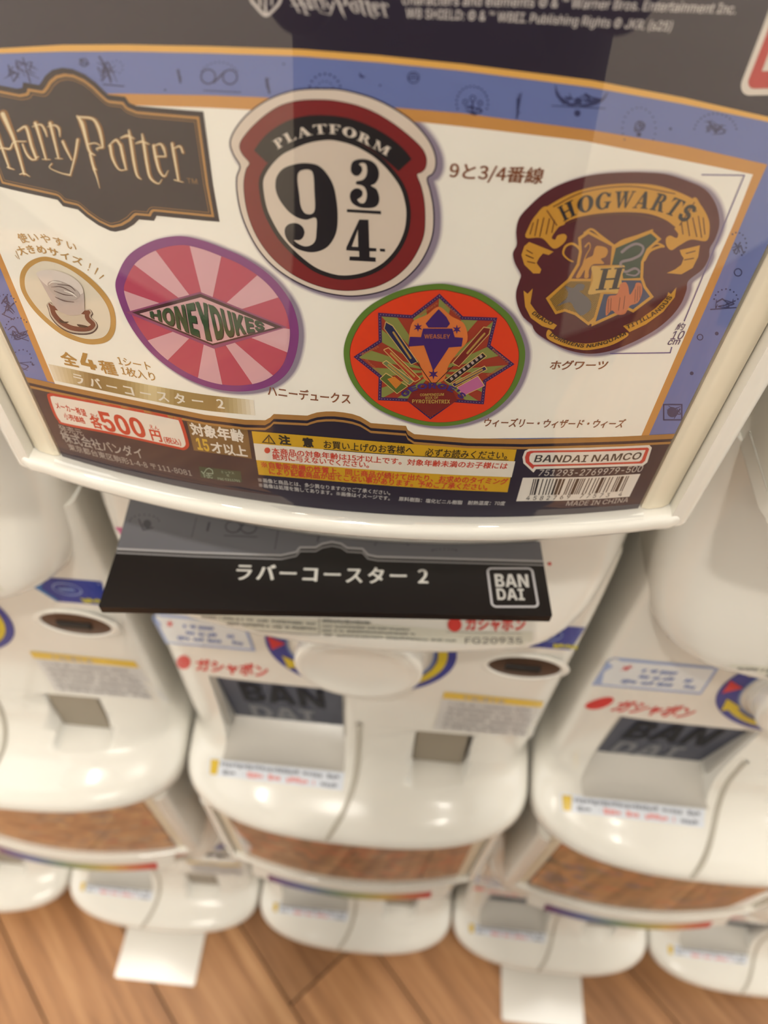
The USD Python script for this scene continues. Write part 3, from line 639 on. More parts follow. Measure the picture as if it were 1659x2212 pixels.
rib = [Polygon(np.vstack([spline(C6([(290, 300), (400, 237), (520, 192), (660, 166), (800, 158), (950, 167), (1080, 202), (1190, 252), (1240, 292)])), spline(C6([(1090, 432), (1020, 382), (920, 346), (800, 335), (680, 338), (560, 351), (450, 377), (360, 422)]))])),
       sp(C6([(290, 300), (220, 355), (178, 425), (160, 492), (258, 496), (330, 560), (390, 530), (412, 490), (395, 470), (355, 480), (340, 505), (320, 490), (360, 430), (400, 395)])),
       Polygon(C6([(180, 520), (330, 580), (300, 600), (265, 590), (240, 620), (225, 650), (255, 690), (245, 714), (205, 714), (150, 660), (132, 600), (150, 545)])),
       sp(C6([(1190, 250), (1240, 290), (1285, 370), (1295, 440), (1275, 512), (1180, 505), (1110, 540), (1060, 570), (1030, 545), (1025, 500), (1050, 480), (1090, 495), (1100, 470), (1080, 440), (1085, 425)])),
       Polygon(C6([(1110, 570), (1235, 540), (1225, 610), (1190, 680), (1120, 720), (1030, 712), (1080, 690), (1120, 660), (1135, 620), (1120, 600)])),
       Polygon(C6([(145, 820), (170, 840), (202, 808), (187, 900), (230, 960), (290, 1000), (352, 1035), (330, 1062), (260, 1040), (190, 990), (155, 920)])),
       sp(C6([(300, 1062), (360, 1112), (470, 1142), (560, 1146), (680, 1120), (772, 1080), (788, 1102), (690, 1157), (560, 1187), (470, 1182), (360, 1152), (290, 1112)])),
       Polygon(C6([(760, 1040), (860, 1000), (960, 930), (1030, 860), (1040, 830), (1055, 842), (1090, 800), (1080, 860), (1010, 950), (900, 1030), (800, 1077)]))]
ink(cd, 'ribbons', U(unary_union([r.buffer(0) for r in rib])), GO, 6)
folds = [[(205, 400), (185, 470)], [(235, 380), (215, 480)], [(270, 370), (245, 485)], [(305, 375), (285, 470)], [(335, 385), (320, 460)], [(1120, 400), (1130, 470)], [(1155, 380), (1170, 480)], [(1190, 370), (1215, 485)], [(1225, 360), (1245, 490)], [(1255, 370), (1265, 470)], [(165, 570), (200, 590)], [(160, 600), (205, 620)], [(170, 640), (215, 650)], [(1150, 590), (1205, 575)], [(1140, 630), (1195, 620)], [(290, 325), (350, 415)], [(1200, 275), (1110, 415)], [(420, 400), (560, 360), (800, 348), (1000, 385)], [(330, 300), (520, 210), (800, 175), (1080, 220)]]
ink(cd, 'ribbon_folds', U(unary_union([LineString(spline(C6(f)) if len(f) > 2 else C6(f)).buffer(1.15) for f in folds])), (106, 62, 38), 7)
ink(cd, 'lettering', text_on(serif_text('HOGWARTS', .12), C6([(392, 392), (480, 347), (580, 323), (680, 311), (780, 308), (880, 312), (980, 330), (1070, 362), (1150, 402)]), 37), (44, 44, 50), 8)
Q = [[(500, 500), (545, 468), (690, 545), (680, 660), (570, 665), (560, 745), (440, 745), (490, 660), (505, 580)], [(715, 555), (930, 465), (970, 500), (905, 560), (870, 640), (865, 740), (760, 745), (745, 660), (690, 660)], [(430, 760), (560, 760), (545, 830), (620, 835), (580, 980), (545, 1012), (470, 955), (400, 930), (350, 945), (305, 870)], [(740, 755), (870, 755), (885, 800), (925, 855), (820, 935), (790, 920), (690, 965), (590, 1010), (640, 840), (720, 840)]]
QP = [Polygon(C6(q)) for q in Q]
frame = unary_union([q.buffer(6.2, join_style='mitre') for q in QP]).buffer(2).buffer(-2)
curl = unary_union([taper(spline(C6(p)), w) for p, w in (([(500, 640), (495, 570), (450, 530), (405, 545), (390, 590), (420, 625), (450, 640)], (6, 5, 3)), ([(890, 630), (925, 575), (985, 548), (1010, 545), (960, 530), (900, 590)], (6, 5, 3)), ([(520, 462), (565, 440), (620, 480), (705, 545)], (4, 6)), ([(705, 545), (760, 510), (850, 480), (940, 445)], (6, 4)))])
ink(cd, 'shield_frame', U(unary_union([frame, curl])), GO, 8)
for q, c in zip(QP, ((112, 62, 58), (52, 76, 64), (206, 164, 76), (58, 72, 108))): ink(cd, 'shield_quarter', U(q), c, 9)
hx0, hy0, hx1, hy1 = QP[2].bounds
hat = unary_union([LineString([(hx0+k*4.2-60, hy0), (hx0+k*4.2+30, hy1)]).buffer(.42) for k in range(50)] + [LineString([(hx0+k*4.2+60, hy0), (hx0+k*4.2-30, hy1)]).buffer(.42) for k in range(-10, 40)]).intersection(QP[2])
ink(cd, 'shield_hatching', U(hat), (92, 70, 44), 10)
ink(cd, 'lion', U(unary_union([sp(C6([(600, 540), (650, 550), (665, 575), (650, 608), (622, 622), (640, 650), (575, 655), (548, 690), (545, 735), (520, 737), (522, 690), (492, 735), (468, 733), (500, 670), (530, 622), (570, 600), (582, 560)])), taper(spline(C6([(512, 655), (530, 600), (555, 552), (548, 522), (525, 545)])), (3, 2, 4))])), (206, 146, 62), 11)
ink(cd, 'snake', U(taper(spline(C6([(752, 578), (790, 548), (840, 528), (882, 548), (868, 592), (815, 622), (745, 645), (770, 700), (830, 680), (858, 700), (832, 724), (780, 716)])), (6.5, 5, 6, 5, 3))), (146, 134, 142), 11)
ink(cd, 'badger', U(sp(C6([(400, 790), (450, 800), (480, 775), (520, 782), (513, 812), (490, 822), (540, 860), (562, 900), (552, 940), (500, 970), (460, 932), (430, 890), (352, 912), (405, 870), (420, 830)]))), (112, 106, 108), 11)
ink(cd, 'eagle', U(sp(C6([(740, 780), (772, 765), (790, 792), (800, 842), (828, 800), (840, 770), (872, 776), (876, 830), (850, 890), (800, 912), (770, 960), (722, 965), (690, 940), (652, 970), (666, 860), (720, 840)]))), (206, 118, 78), 11)
ink(cd, 'feathers', U(unary_union([LineString(C6(p)).buffer(.6) for p in ([(670, 870), (665, 955)], [(685, 865), (680, 945)], [(850, 790), (845, 880)], [(862, 790), (862, 860)], [(835, 810), (830, 890)], [(740, 860), (730, 940)], [(770, 850), (760, 930)])])), (120, 64, 50), 12)
ink(cd, 'initial_panel', U(sp(C6([(565, 668), (640, 676), (765, 662), (748, 740), (752, 830), (650, 826), (545, 838), (572, 750)]))), (214, 172, 92), 11)
hs = C6([(588, 815), (735, 806)])
ink(cd, 'initial', text_on(serif('H'), hs, 46), (46, 46, 54), 12)
ink(cd, 'motto', unary_union([text_on(la('DRACO', 700), C6([(192, 962), (250, 1002), (318, 1034)]), 10.5), text_on(la('DORMIENS NUNQUAM', 700), C6([(300, 1098), (400, 1146), (520, 1172), (650, 1150), (782, 1092)]), 10), text_on(la('TITILLANDUS', 700), C6([(782, 1060), (880, 1014), (990, 946), (1068, 858)]), 9.5), text_on(la('TM', 700), C6([(1185, 322), (1210, 334)]), 5)]), (74, 60, 50), 8)

# --- size bracket and captions
PUR = (112, 100, 150)
ink(POSTER, 'size_bracket', U(unary_union([LineString(C6(p)).buffer(1.25, cap_style='flat', join_style='mitre') for p in ([(1245, 104), (1510, 108), (1138, 1012)], [(1062, 1170), (1052, 1206), (680, 1211)])])), PUR, 5)
ink(POSTER, 'size_caption', unary_union([text_on(jp('約', 1), C6([(1078, 1066), (1134, 1066)]), 15), text_on(la('10', 500), C6([(1045, 1124), (1128, 1122)]), 18), text_on(la('cm', 600), C6([(1030, 1157), (1108, 1155)]), 14)]), (92, 80, 118), 5)
BRN = (140, 88, 62)
ink(POSTER, 'caption', text_on(jp('9と3/4番線', 2, 1), [(968, 383), (1171, 396)], 33), BRN, 5)
ink(POSTER, 'caption', text_on(jp('ハニーデュークス', 2, 1), [(578, 853), (665, 864), (759, 872)], 21), BRN, 5)
ink(POSTER, 'caption', text_on(jp('ウィーズリー・ウィザード・ウィーズ', 2, 1), [(1042, 920), (1190, 923), (1344, 923)], 18), BRN, 5)
ink(POSTER, 'caption', text_on(jp('ホグワーツ', 2, 1), [(1184, 797), (1310, 797)], 19), BRN, 5)

# --- glass-on-coaster vignette
o4, s4 = (0, 400), 450/1659
C4 = lambda p: crop(p, o4, s4)
cg = sp(C4([(330, 568), (230, 610), (170, 690), (163, 790), (195, 880), (270, 990), (380, 1100), (500, 1190), (630, 1245), (740, 1265), (850, 1245), (910, 1180), (925, 1080), (905, 970), (850, 870), (760, 770), (650, 680), (520, 610), (420, 575)]))
gi = sp(C4([(335, 603), (250, 648), (207, 715), (203, 795), (228, 868), (300, 970), (405, 1075), (520, 1155), (640, 1208), (740, 1222), (825, 1205), (872, 1150), (884, 1070), (866, 980), (815, 890), (730, 795), (625, 708), (510, 640), (420, 608)]))
vg = ink(POSTER, 'glass_vignette', U(cg), (196, 154, 88), 5, 'gold ring around a picture of a glass standing on a coaster')
ink(vg, 'vignette_field', U(gi), (230, 221, 203), 6)
cs = sp(C4([(378, 945), (405, 925), (440, 950), (560, 960), (680, 985), (722, 985), (746, 1020), (735, 1048), (775, 1090), (782, 1132), (740, 1175), (660, 1187), (560, 1172), (470, 1120), (410, 1050), (390, 990)]))
ink(vg, 'small_coaster', U(cs), (70, 62, 66), 7); ink(vg, 'small_coaster', U(affinity.translate(cs.buffer(-1.4), -.6, -2)), (196, 184, 170), 8)
ink(vg, 'small_coaster', U(affinity.translate(cs.buffer(-4.5), -.6, -3)), (112, 62, 54), 9); ink(vg, 'small_coaster', U(affinity.translate(cs.buffer(-14), -.4, -4)), (206, 194, 176), 10)
ink(vg, 'small_marks', U(unary_union([sp(C4(p)) for p in ([(480, 1060), (520, 1078), (555, 1080), (530, 1092), (490, 1084)], [(620, 1100), (680, 1108), (710, 1122), (650, 1124)])])), (50, 44, 46), 11)
ink(vg, 'tumbler', U(Polygon(np.vstack([C4([(296, 695)]), spline(C4([(436, 948), (480, 995), (560, 1026), (640, 1022), (681, 990)])), C4([(676, 850), (480, 700)])]))), (198, 184, 179), 12)
ink(vg, 'tumbler_rim', U(sp(C4([(300, 690), (350, 668), (450, 670), (560, 708), (640, 770), (672, 835), (640, 865), (560, 868), (450, 830), (370, 780), (320, 730)]))), (226, 216, 210), 13)
ink(vg, 'water', U(sp(C4([(390, 770), (450, 748), (530, 768), (600, 810), (645, 860), (610, 900), (540, 905), (470, 880), (410, 830)]))), (190, 178, 172), 14)
ink(vg, 'ripples', U(unary_union([taper(spline(C4(p)), (1, 2.2, 1)) for p in ([(420, 800), (500, 800), (600, 850)], [(440, 830), (520, 860), (590, 870)], [(470, 780), (560, 790), (610, 830)], [(450, 880), (520, 910), (600, 920)])])), (112, 92, 88), 15)
ink(vg, 'ripples', U(unary_union([taper(spline(C4(p)), (1, 3, 1)) for p in ([(400, 780), (430, 760), (500, 765)], [(520, 830), (580, 850), (620, 880)])])), (240, 234, 226), 15)
TAN = (188, 150, 92)
ink(POSTER, 'caption', unary_union([text_on(jp('使いやすい', 1, 0, .12), C4([(172, 458), (300, 447), (400, 462), (500, 488), (622, 528)]), 20), text_on(jp('大きめサイズ', 2, 0, .05), C4([(165, 556), (290, 540), (395, 550), (500, 582), (580, 610), (665, 645)]), 19)]), TAN, 5)
ink(POSTER, 'caption', U(unary_union([taper(C4(p), w) for p, w in (([(722, 622), (712, 655)], (2.6, 1.6)), ([(706, 668), (704, 674)], (2.2, 2.2)), ([(780, 660), (758, 705)], (3.4, 1.6)), ([(826, 715), (795, 740)], (3, 1.8)), ([(130, 520), (158, 585)], (1.4, 1)), ([(125, 555), (148, 582)], (1.2, 1)))])), TAN, 5)
DG = (182, 140, 74)
ink(POSTER, 'caption', unary_union([text_on(jp('全', 3), C4([(512, 1424), (640, 1450)]), 25), text_on(la('4', 900), C4([(658, 1447), (785, 1476)]), 32), text_on(jp('種', 2), C4([(815, 1490), (948, 1515)]), 25), text_on(jp('1シート', 1), C4([(945, 1425), (1222, 1478)]), 17), text_on(jp('1枚入り', 1), C4([(972, 1505), (1262, 1562)]), 17)]), DG, 5)
# gold name strip, fading out at both ends
st_t, st_b = spline([(105, 785), (219, 810), (330, 832), (440, 851), (548, 863)]), spline([(119, 821), (219, 842), (330, 865), (440, 885), (552, 896)])
ramp = [(0, (240, 228, 206)), (.10, (208, 188, 146)), (.22, (142, 116, 70)), (.36, (158, 136, 86)), (.5, (224, 208, 164)), (.62, (166, 142, 90)), (.80, (160, 134, 84)), (.9, (202, 182, 138)), (1, (248, 240, 226))]
for k in range(46):
    a, b = int(k*len(st_t)/46), min(int((k+1)*len(st_t)/46), len(st_t)-1)
    c = [np.interp((k+.5)/46, [r[0] for r in ramp], [r[1][j] for r in ramp]) for j in range(3)]
    ink(POSTER, 'name_strip', U(np.vstack([st_t[a:b+1], st_b[a:b+1][::-1]])), c, 5)
ink(POSTER, 'strip_lettering', text_on(jp('ラバーコースター 2', 4, 4, .42), [(162, 825), (250, 846), (350, 865), (487, 883)], 20), (236, 230, 218), 6)

# --- small ornaments of the blue border
OR = (56, 62, 106)
def arcdots(c, r, a0, a1, n, s=1.6, ry=None): return [Point(c[0]+r*math.cos(math.radians(a)), c[1]-(ry or r)*math.sin(math.radians(a))).buffer(s, 3) for a in np.linspace(a0, a1, n)]
def ringp(c, r, w, ry=None): e = ell(c[0], c[1], r, ry or r); return e.difference(ell(c[0], c[1], r-w, (ry or r)-w))
orn = [ringp((450, 165), 17, 3.2), ringp((497, 166), 17, 3.2), LineString([(462, 178), (486, 154)]).buffer(2), LineString([(440, 195), (520, 199)]).buffer(1)] + arcdots((474, 172), 44, 30, 150, 11, 1.8, 38)
orn += arcdots((702, 195), 34, 15, 165, 9, 2.6, 36) + arcdots((702, 195), 18, 20, 160, 6, 1.8, 20)
orn += [Point(783, 161).buffer(7).difference(Point(786, 157).buffer(7)), Point(821, 184).buffer(2.5), ringp((893, 167), 13, 2.4), LineString([(884, 168), (902, 168)]).buffer(1.4), LineString([(888, 161), (898, 161)]).buffer(1.2)]
orn += arcdots((1020, 222), 34, -20, 200, 16, 2.2, 36) + [ringp((1021, 212), 7, 2), ringp((1005, 220), 6, 2), ringp((1037, 222), 6, 2), LineString([(1021, 219), (1021, 243)]).buffer(1.5)]
orn += [taper([(1126, 200), (1120, 226), (1116, 256)], (2, 5, 3)), taper(spline([(1200, 185), (1205, 206), (1228, 224), (1246, 226)]), (2, 8, 4)), taper(spline([(1312, 200), (1300, 215), (1272, 226), (1252, 227)]), (2, 8, 4)), Point(1249, 218).buffer(8), Point(1247, 244).buffer(7), LineString([(1192, 228), (1307, 234)]).buffer(1)]
orn += arcdots((1380, 278), 36, -30, 210, 16, 1.8, 46) + [ringp((1382, 272), 11, 2.4), Point(1380, 290).buffer(5)]
orn += arcdots((1545, 285), 46, 10, 170, 14, 2, 40) + [taper([(1530, 262), (1545, 285), (1560, 270)], (3, 4, 3)), Point(1448, 278).buffer(3)]
orn += [LineString([(50, 125), (66, 178)]).buffer(1.4), LineString([(20, 150), (40, 160), (30, 175)]).buffer(2), taper([(215, 122), (232, 150), (240, 178)], (4, 7, 3)), ringp((182, 135), 9, 2.2), LineString([(224, 182), (268, 186)]).buffer(1.3), taper([(385, 152), (390, 178)], (6, 4)), Point(357, 194).buffer(2.4), Point(613, 138).buffer(2.4), taper([(576, 170), (582, 200)], (6, 5))] + arcdots((252, 145), 14, -60, 240, 9, 1.5)
orn += arcdots((1592, 528), 20, -60, 120, 9, 2, 26) + [taper([(1585, 540), (1600, 530), (1606, 548)], (3, 3, 2)), ringp((1594, 588), 9, 2.2)] + arcdots((1568, 650), 26, 10, 170, 9, 1.8) + [LineString([(1535, 668), (1590, 664)]).buffer(1.2), taper([(1548, 652), (1560, 645), (1572, 655)], (3, 3, 2)), ringp((1512, 728), 7, 2), sbox(1432, 872, 1474, 908).difference(sbox(1435, 875, 1471, 905)), Point(1452, 890).buffer(11), Point(1548, 720).buffer(4), Point(1494, 806).buffer(4)]
orn += arcdots((12, 660), 24, 20, 160, 8, 1.6) + [taper([(4, 655), (14, 640), (20, 668)], (3, 4, 2)), LineString([(5, 678), (30, 690)]).buffer(1)] + arcdots((38, 712), 26, 40, 170, 9, 1.6) + [taper(spline([(18, 712), (30, 705), (44, 722), (56, 716)]), (2, 3, 2)), LineString([(22, 722), (62, 736)]).buffer(.9)] + arcdots((48, 775), 20, -20, 160, 8, 1.6) + [Point(72, 786).buffer(3.5).difference(Point(74, 784).buffer(3)), Point(28, 772).buffer(3)]
_or = random.Random(12)
def scribble(c, w, h, n):                      # small engraved-looking motifs, a few pen strokes each
    return [taper(spline([(c[0]+_or.uniform(-w, w), c[1]+_or.uniform(-h, h)) for _ in range(3)]), (1.2, _or.uniform(2, 3.6), 1.2)) for _ in range(n)]
for c, w, h, n in (((60, 150), 26, 22, 6), ((22, 158), 14, 18, 4), ((232, 155), 22, 22, 7), ((180, 132), 12, 10, 3), ((388, 164), 4, 12, 3), ((578, 184), 5, 16, 4), ((1021, 238), 22, 14, 7), ((1120, 228), 5, 24, 5), ((1225, 212), 22, 14, 6), ((1275, 214), 22, 14, 6), ((1382, 276), 12, 18, 5), ((1545, 275), 26, 16, 7), ((1590, 535), 10, 16, 4), ((1566, 655), 22, 10, 6), ((1455, 890), 16, 14, 6), ((18, 662), 14, 18, 6), ((44, 722), 20, 12, 6), ((50, 790), 16, 12, 4)):
    orn += scribble(c, w, h, n)
ink(POSTER, 'border_ornaments', U(unary_union([o.buffer(0) for o in orn])).intersection(blue), OR, 2)

# --- name plaque at the upper left, symmetric about its own middle
pr = [(140, 146), (157, 148), (184, 160), (208, 178), (226, 196), (235, 204), (271, 208), (280, 221.5), (295, 227.5), (440, 240), (461, 400), (474.9, 478), (450, 476), (355, 466.5), (339, 465), (333.6, 476), (301, 473), (290, 484), (271, 495), (250, 499.5)]
pu = POST.uv(np.array(pr)); uc = (pu[0, 0]+pu[-1, 0])/2
pl = Polygon(np.vstack([pu, (pu*[-1, 1]+[2*uc, 0])[::-1]])).buffer(0).intersection(FULL)
pq = ink(POSTER, 'name_plaque', pl, (50, 42, 50), 5, 'dark plaque with a gold double edge and gold lettering')
ink(pq, 'plaque_edge', pl.buffer(-.0011).difference(pl.buffer(-.0017)), (186, 138, 78), 6); ink(pq, 'plaque_edge', pl.buffer(-.0021).difference(pl.buffer(-.0023)), (150, 108, 62), 6)
C1 = lambda p: crop(p, (0, 0), 500/1659)
LOGO = [([(-45, 870), (0, 990), (75, 1200)], (40, 30, 18)), ([(60, 1195), (75, 1200), (110, 1212)], (10, 16, 8)), ([(-30, 1075), (20, 1058), (80, 1062), (110, 1015), (195, 1010)], (12, 20, 10)), ([(30, 815), (70, 905), (110, 1000), (150, 1130), (182, 1245)], (55, 40, 28, 22)), ([(150, 1246), (182, 1240), (222, 1262)], (10, 18, 6)),
        ([(135, 935), (185, 905), (205, 930), (235, 1040), (268, 1130)], (16, 26, 30, 26)), ([(268, 1130), (286, 1118)], (18, 8)), ([(170, 1030), (200, 1100), (235, 1138), (268, 1140)], (16, 22, 14)), ([(262, 880), (285, 950), (338, 1138)], (34, 28, 18)), ([(312, 1138), (368, 1140)], (8, 8)), ([(240, 905), (300, 890), (330, 930), (345, 975)], (8, 16, 22, 10)),
        ([(368, 880), (385, 950), (428, 1130)], (34, 28, 18)), ([(405, 1132), (455, 1134)], (8, 8)), ([(350, 905), (400, 895), (430, 920), (438, 975)], (8, 16, 22, 10)), ([(458, 1010), (485, 1070), (522, 1142)], (24, 22, 14)), ([(565, 998), (545, 1120), (512, 1250)], (26, 22, 14)), ([(512, 1252), (440, 1235), (365, 1200), (378, 1170)], (16, 10, 8, 14)),
        ([(560, 828), (595, 880), (625, 990)], (14, 44, 30)), ([(625, 990), (650, 1080), (690, 1110)], (30, 26, 8)), ([(655, 1100), (678, 1190), (700, 1215)], (26, 26, 8)), ([(678, 1200), (700, 1262), (722, 1345)], (24, 14, 4)), ([(575, 835), (670, 848), (712, 905), (735, 985), (745, 1050)], (18, 24, 34, 30, 20)), ([(745, 1052), (700, 1062), (712, 1078)], (22, 12, 4)), ([(640, 1030), (690, 1022), (725, 1040)], (14, 12, 10)),
        ([(785, 1045), (838, 1000), (872, 1040)], (8, 22, 24)), ([(872, 1035), (890, 1120), (910, 1205)], (28, 28, 18)), ([(798, 1040), (815, 1130), (860, 1210), (918, 1212)], (30, 26, 14, 8)), ([(930, 930), (945, 1010), (968, 1160), (990, 1252), (1020, 1282)], (14, 30, 28, 22, 6)), ([(872, 985), (920, 970), (970, 990)], (12, 26, 8)), ([(1025, 958), (1040, 1040), (1062, 1180), (1085, 1270), (1140, 1312), (1168, 1282)], (14, 30, 28, 24, 12, 6)), ([(980, 1024), (1025, 1012), (1076, 1030)], (10, 22, 8)),
        ([(1108, 1040), (1125, 1130), (1150, 1220), (1185, 1260), (1212, 1218)], (26, 30, 24, 16, 6)), ([(1108, 1045), (1155, 1028), (1180, 1060), (1195, 1112)], (10, 18, 26, 14)), ([(1125, 1118), (1195, 1118)], (14, 14)), ([(1240, 1025), (1255, 1110), (1285, 1285)], (24, 28, 20)), ([(1255, 1285), (1318, 1302)], (10, 8)), ([(1245, 1065), (1295, 1045), (1318, 1090)], (8, 18, 18))]
lg = unary_union([taper(C1(spline(p) if len(p) > 2 else p), np.array(w)*s_*1.25) for p, w in LOGO for s_ in (500/1659,)])
ink(pq, 'lettering', U(lg).intersection(FULL), (150, 104, 56), 7)
hl = unary_union([taper(C1(np.array(spline(p) if len(p) > 2 else p)+[-4, -2]), np.array(w)*.55*500/1659) for p, w in LOGO])
ink(pq, 'lettering_glint', U(hl).intersection(FULL), (240, 222, 184), 8)
ink(pq, 'trade_mark', text_on(la('TM', 500), C1([(1345, 1308), (1425, 1316)]), 11), (150, 112, 70), 7)

# --- head of the sheet: shield, small name, credit lines, red maker's logo
HW = (214, 206, 204)
sh = sp([(536, -30), (540, 0), (549, 13), (574, 36), (599, 17), (609, 0), (612, -30)])
hd_ = ink(POSTER, 'shield_mark', U(sh.difference(sh.buffer(-6.5)).union(LineString([(574, -30), (574, 28)]).buffer(2.2)).union(LineString([(560, -30), (562, 12)]).buffer(2)).union(LineString([(588, -30), (587, 10)]).buffer(2))).intersection(FULL), HW, 2)
sm = affinity.affine_transform(lg, [205/400, 0.012, 0, .36, 640-10, -105])
ink(POSTER, 'small_name', U(sm).intersection(FULL), HW, 2)
ink(POSTER, 'credit_line', unary_union([text_on(la('characters and elements © & ™ Warner Bros. Entertainment Inc.', 600), [(868, 9), (1230, 17), (1588, 30)], 22), text_on(la('WB SHIELD: © & ™ WBEI. Publishing Rights © JKR. (s25)', 600), [(876, 38), (1160, 50), (1450, 67)], 21)]).intersection(FULL), HW, 2)
lc = POST.uv(np.array([(1590, 206), (1662, 2)])); 
L0 = lc[0]; Lh = .0275; Lw = .0262
lb = sbox(L0[0], L0[1], L0[0]+Lw, L0[1]+Lh)
rl = ink(POSTER, 'maker_mark', lb.buffer(-.003).buffer(.003).intersection(FULL), (232, 224, 214), 2, 'red square maker mark with white letters')
ink(rl, 'red_square', lb.buffer(-.0033).buffer(.002).intersection(FULL), (196, 62, 62), 3)
def fit(gw, x0, y0, x1, y1): g, w = gw; return affinity.affine_transform(g, [(x1-x0)/w, 0, 0, (y1-y0), x0, y0])
ink(rl, 'lettering', unary_union([fit(la('BAN', 750), L0[0]+.0028, L0[1]+.0148, L0[0]+Lw-.004, L0[1]+.0232), fit(la('DAI', 750), L0[0]+.0028, L0[1]+.0046, L0[0]+Lw-.0055, L0[1]+.013)]).intersection(FULL), (232, 224, 214), 4)

# --- foot of the sheet
oA, sA = (80, 820), 500/1659
CA = lambda p: crop(p, oA, sA)
RED = (200, 62, 48)
pu = U(sp(CA([(75, 115), (95, 95), (140, 100), (560, 178), (1000, 266), (1040, 290), (1088, 440), (1085, 485), (1050, 503), (1000, 492), (560, 395), (205, 325), (150, 290), (110, 220)])))
pl_ = ink(POSTER, 'price_label', pu, RED, 4, 'white price label with a red edge and red figures')
ink(pl_, 'label_field', pu.buffer(-.0012), (238, 231, 220), 5)
ink(pl_, 'lettering', unary_union([text_on(jp('メーカー希望', 2), [(123, 881), (190, 899)], 13), text_on(jp('小売価格', 2), [(142, 904), (187, 915)], 12), text_on(jp('各', 3), [(201, 921), (226, 927)], 22), text_on(jp('かく', 1), [(197, 900), (218, 905)], 9), text_on(la('500', 800), [(226, 928), (322, 946)], 39), text_on(jp('円', 3), [(328, 949), (354, 954)], 22), text_on(jp('えん', 1), [(324, 925), (346, 929)], 9), text_on(jp('(税込)', 2), [(356, 955), (394, 961)], 12)]), (204, 66, 48), 6)
GR = (176, 172, 170)
ink(POSTER, 'maker_address', unary_union([text_on(jp('発売元'), [(131, 930), (183, 942)], 12), text_on(jp('株式会社バンダイ', 1), [(139, 953), (226, 974), (315, 992)], 20), text_on(jp('東京都台東区駒形1-4-8 〒111-8081'), [(151, 971), (280, 1003), (417, 1029)], 12)]), GR, 3)
ag = ink(POSTER, 'age_label', U(Polygon(CA([(1075, 300), (1510, 360), (1540, 565), (1125, 505)]))), (128, 100, 62), 3, 'brown age label')
ink(ag, 'lettering', unary_union([text_on(jp('対象年齢', 3), CA([(1112, 392), (1492, 448)]), 24), text_on(jp('才以上', 3), CA([(1258, 518), (1515, 552)]), 21)]), (236, 230, 220), 4)
ink(ag, 'number', text_on(la('15', 850), CA([(1150, 498), (1245, 514)]), 25), (216, 180, 70), 4)
fs = ink(POSTER, 'paper_mark', U(Polygon(CA([(1160, 620), (1460, 655), (1470, 735), (1175, 700)]))), (40, 74, 62), 3, 'small green paper-source mark')
ink(fs, 'lettering', unary_union([text_on(la('FSC', 600), CA([(1200, 700), (1265, 706)]), 7), text_on(jp('ミックス'), CA([(1320, 668), (1418, 678)]), 5.5), text_on(jp('紙'), CA([(1362, 692), (1382, 694)]), 5), text_on(la('FSC C211701', 600), CA([(1298, 715), (1460, 732)]), 4.6), U(unary_union([LineString(CA(p)).buffer(.9) for p in ([(1180, 655), (1195, 672), (1215, 640)], [(1215, 640), (1235, 632), (1258, 648), (1262, 672), (1215, 668)], [(1230, 670), (1232, 684)])]))]), (150, 176, 160), 4)
oB, sB = (530, 880), 600/1659
CB = lambda p: crop(p, oB, sB)
YEL = (214, 170, 40)
wl = ink(POSTER, 'warning_label', U(sp(CB([(38, 140), (430, 172), (830, 205), (1220, 233), (1620, 250)] + [(1610, 320), (1590, 415), (1565, 505)] + [(1180, 488), (800, 462), (440, 432), (80, 400)] + [(65, 312), (50, 212)]))) if False else U(np.vstack([spline(CB([(38, 140), (430, 172), (830, 205), (1220, 233), (1620, 250)])), spline(CB([(1565, 505), (1180, 488), (800, 462), (440, 432), (80, 400)]))])), YEL, 3, 'yellow and white warning label')
ink(wl, 'white_band', U(np.vstack([spline(CB([(50, 212), (440, 246), (830, 278), (1220, 303), (1612, 320)])), spline(CB([(1590, 415), (1200, 398), (820, 375), (440, 345), (65, 312)]))])), (234, 228, 216), 4)
BK = (52, 46, 40)
ink(wl, 'heading', unary_union([text_on(jp('注', 4), CB([(205, 216), (275, 222)]), 18), text_on(jp('意', 4), CB([(344, 230), (412, 236)]), 18), text_on(jp('お買い上げのお客様へ', 1), CB([(465, 240), (740, 262), (1008, 278)]), 16), text_on(jp('必ずお読みください。', 1), CB([(1070, 287), (1330, 300), (1592, 307)]), 16), U(unary_union([LineString(CB(p)).buffer(.7) for p in ([(470, 248), (740, 270), (1005, 288), (1310, 303), (1570, 312)],)])), U(Polygon(CB([(142, 158), (183, 217), (98, 208)])).difference(Polygon(CB([(142, 170), (172, 211), (110, 204)])))), U(LineString(CB([(141, 178), (141, 196)])).buffer(1)), U(Point(CB([(141, 203)])[0]).buffer(1.2))]), BK, 5)
ink(wl, 'red_lettering', unary_union([U(Point(CB([(132, 254)])[0]).buffer(6.4)), text_on(jp('本商品の対象年齢は15才以上です。対象年齢未満のお子様には', 2), CB([(162, 275), (500, 304), (1000, 343), (1562, 366)]), 12.5), text_on(jp('絶対に与えないでください。', 2), CB([(165, 308), (450, 335), (768, 362)]), 12.5),
    text_on(jp('※自動販売機の性質上、同じ商品が続けて出たり、お求めのタイミング', 2), CB([(95, 356), (500, 393), (1000, 433), (1560, 459)]), 12.5), text_on(jp('により記載商品が出てこない事があります。予めご了承ください。', 2), CB([(142, 396), (560, 434), (1000, 470), (1470, 494)]), 12.5)]), (208, 74, 54), 5)
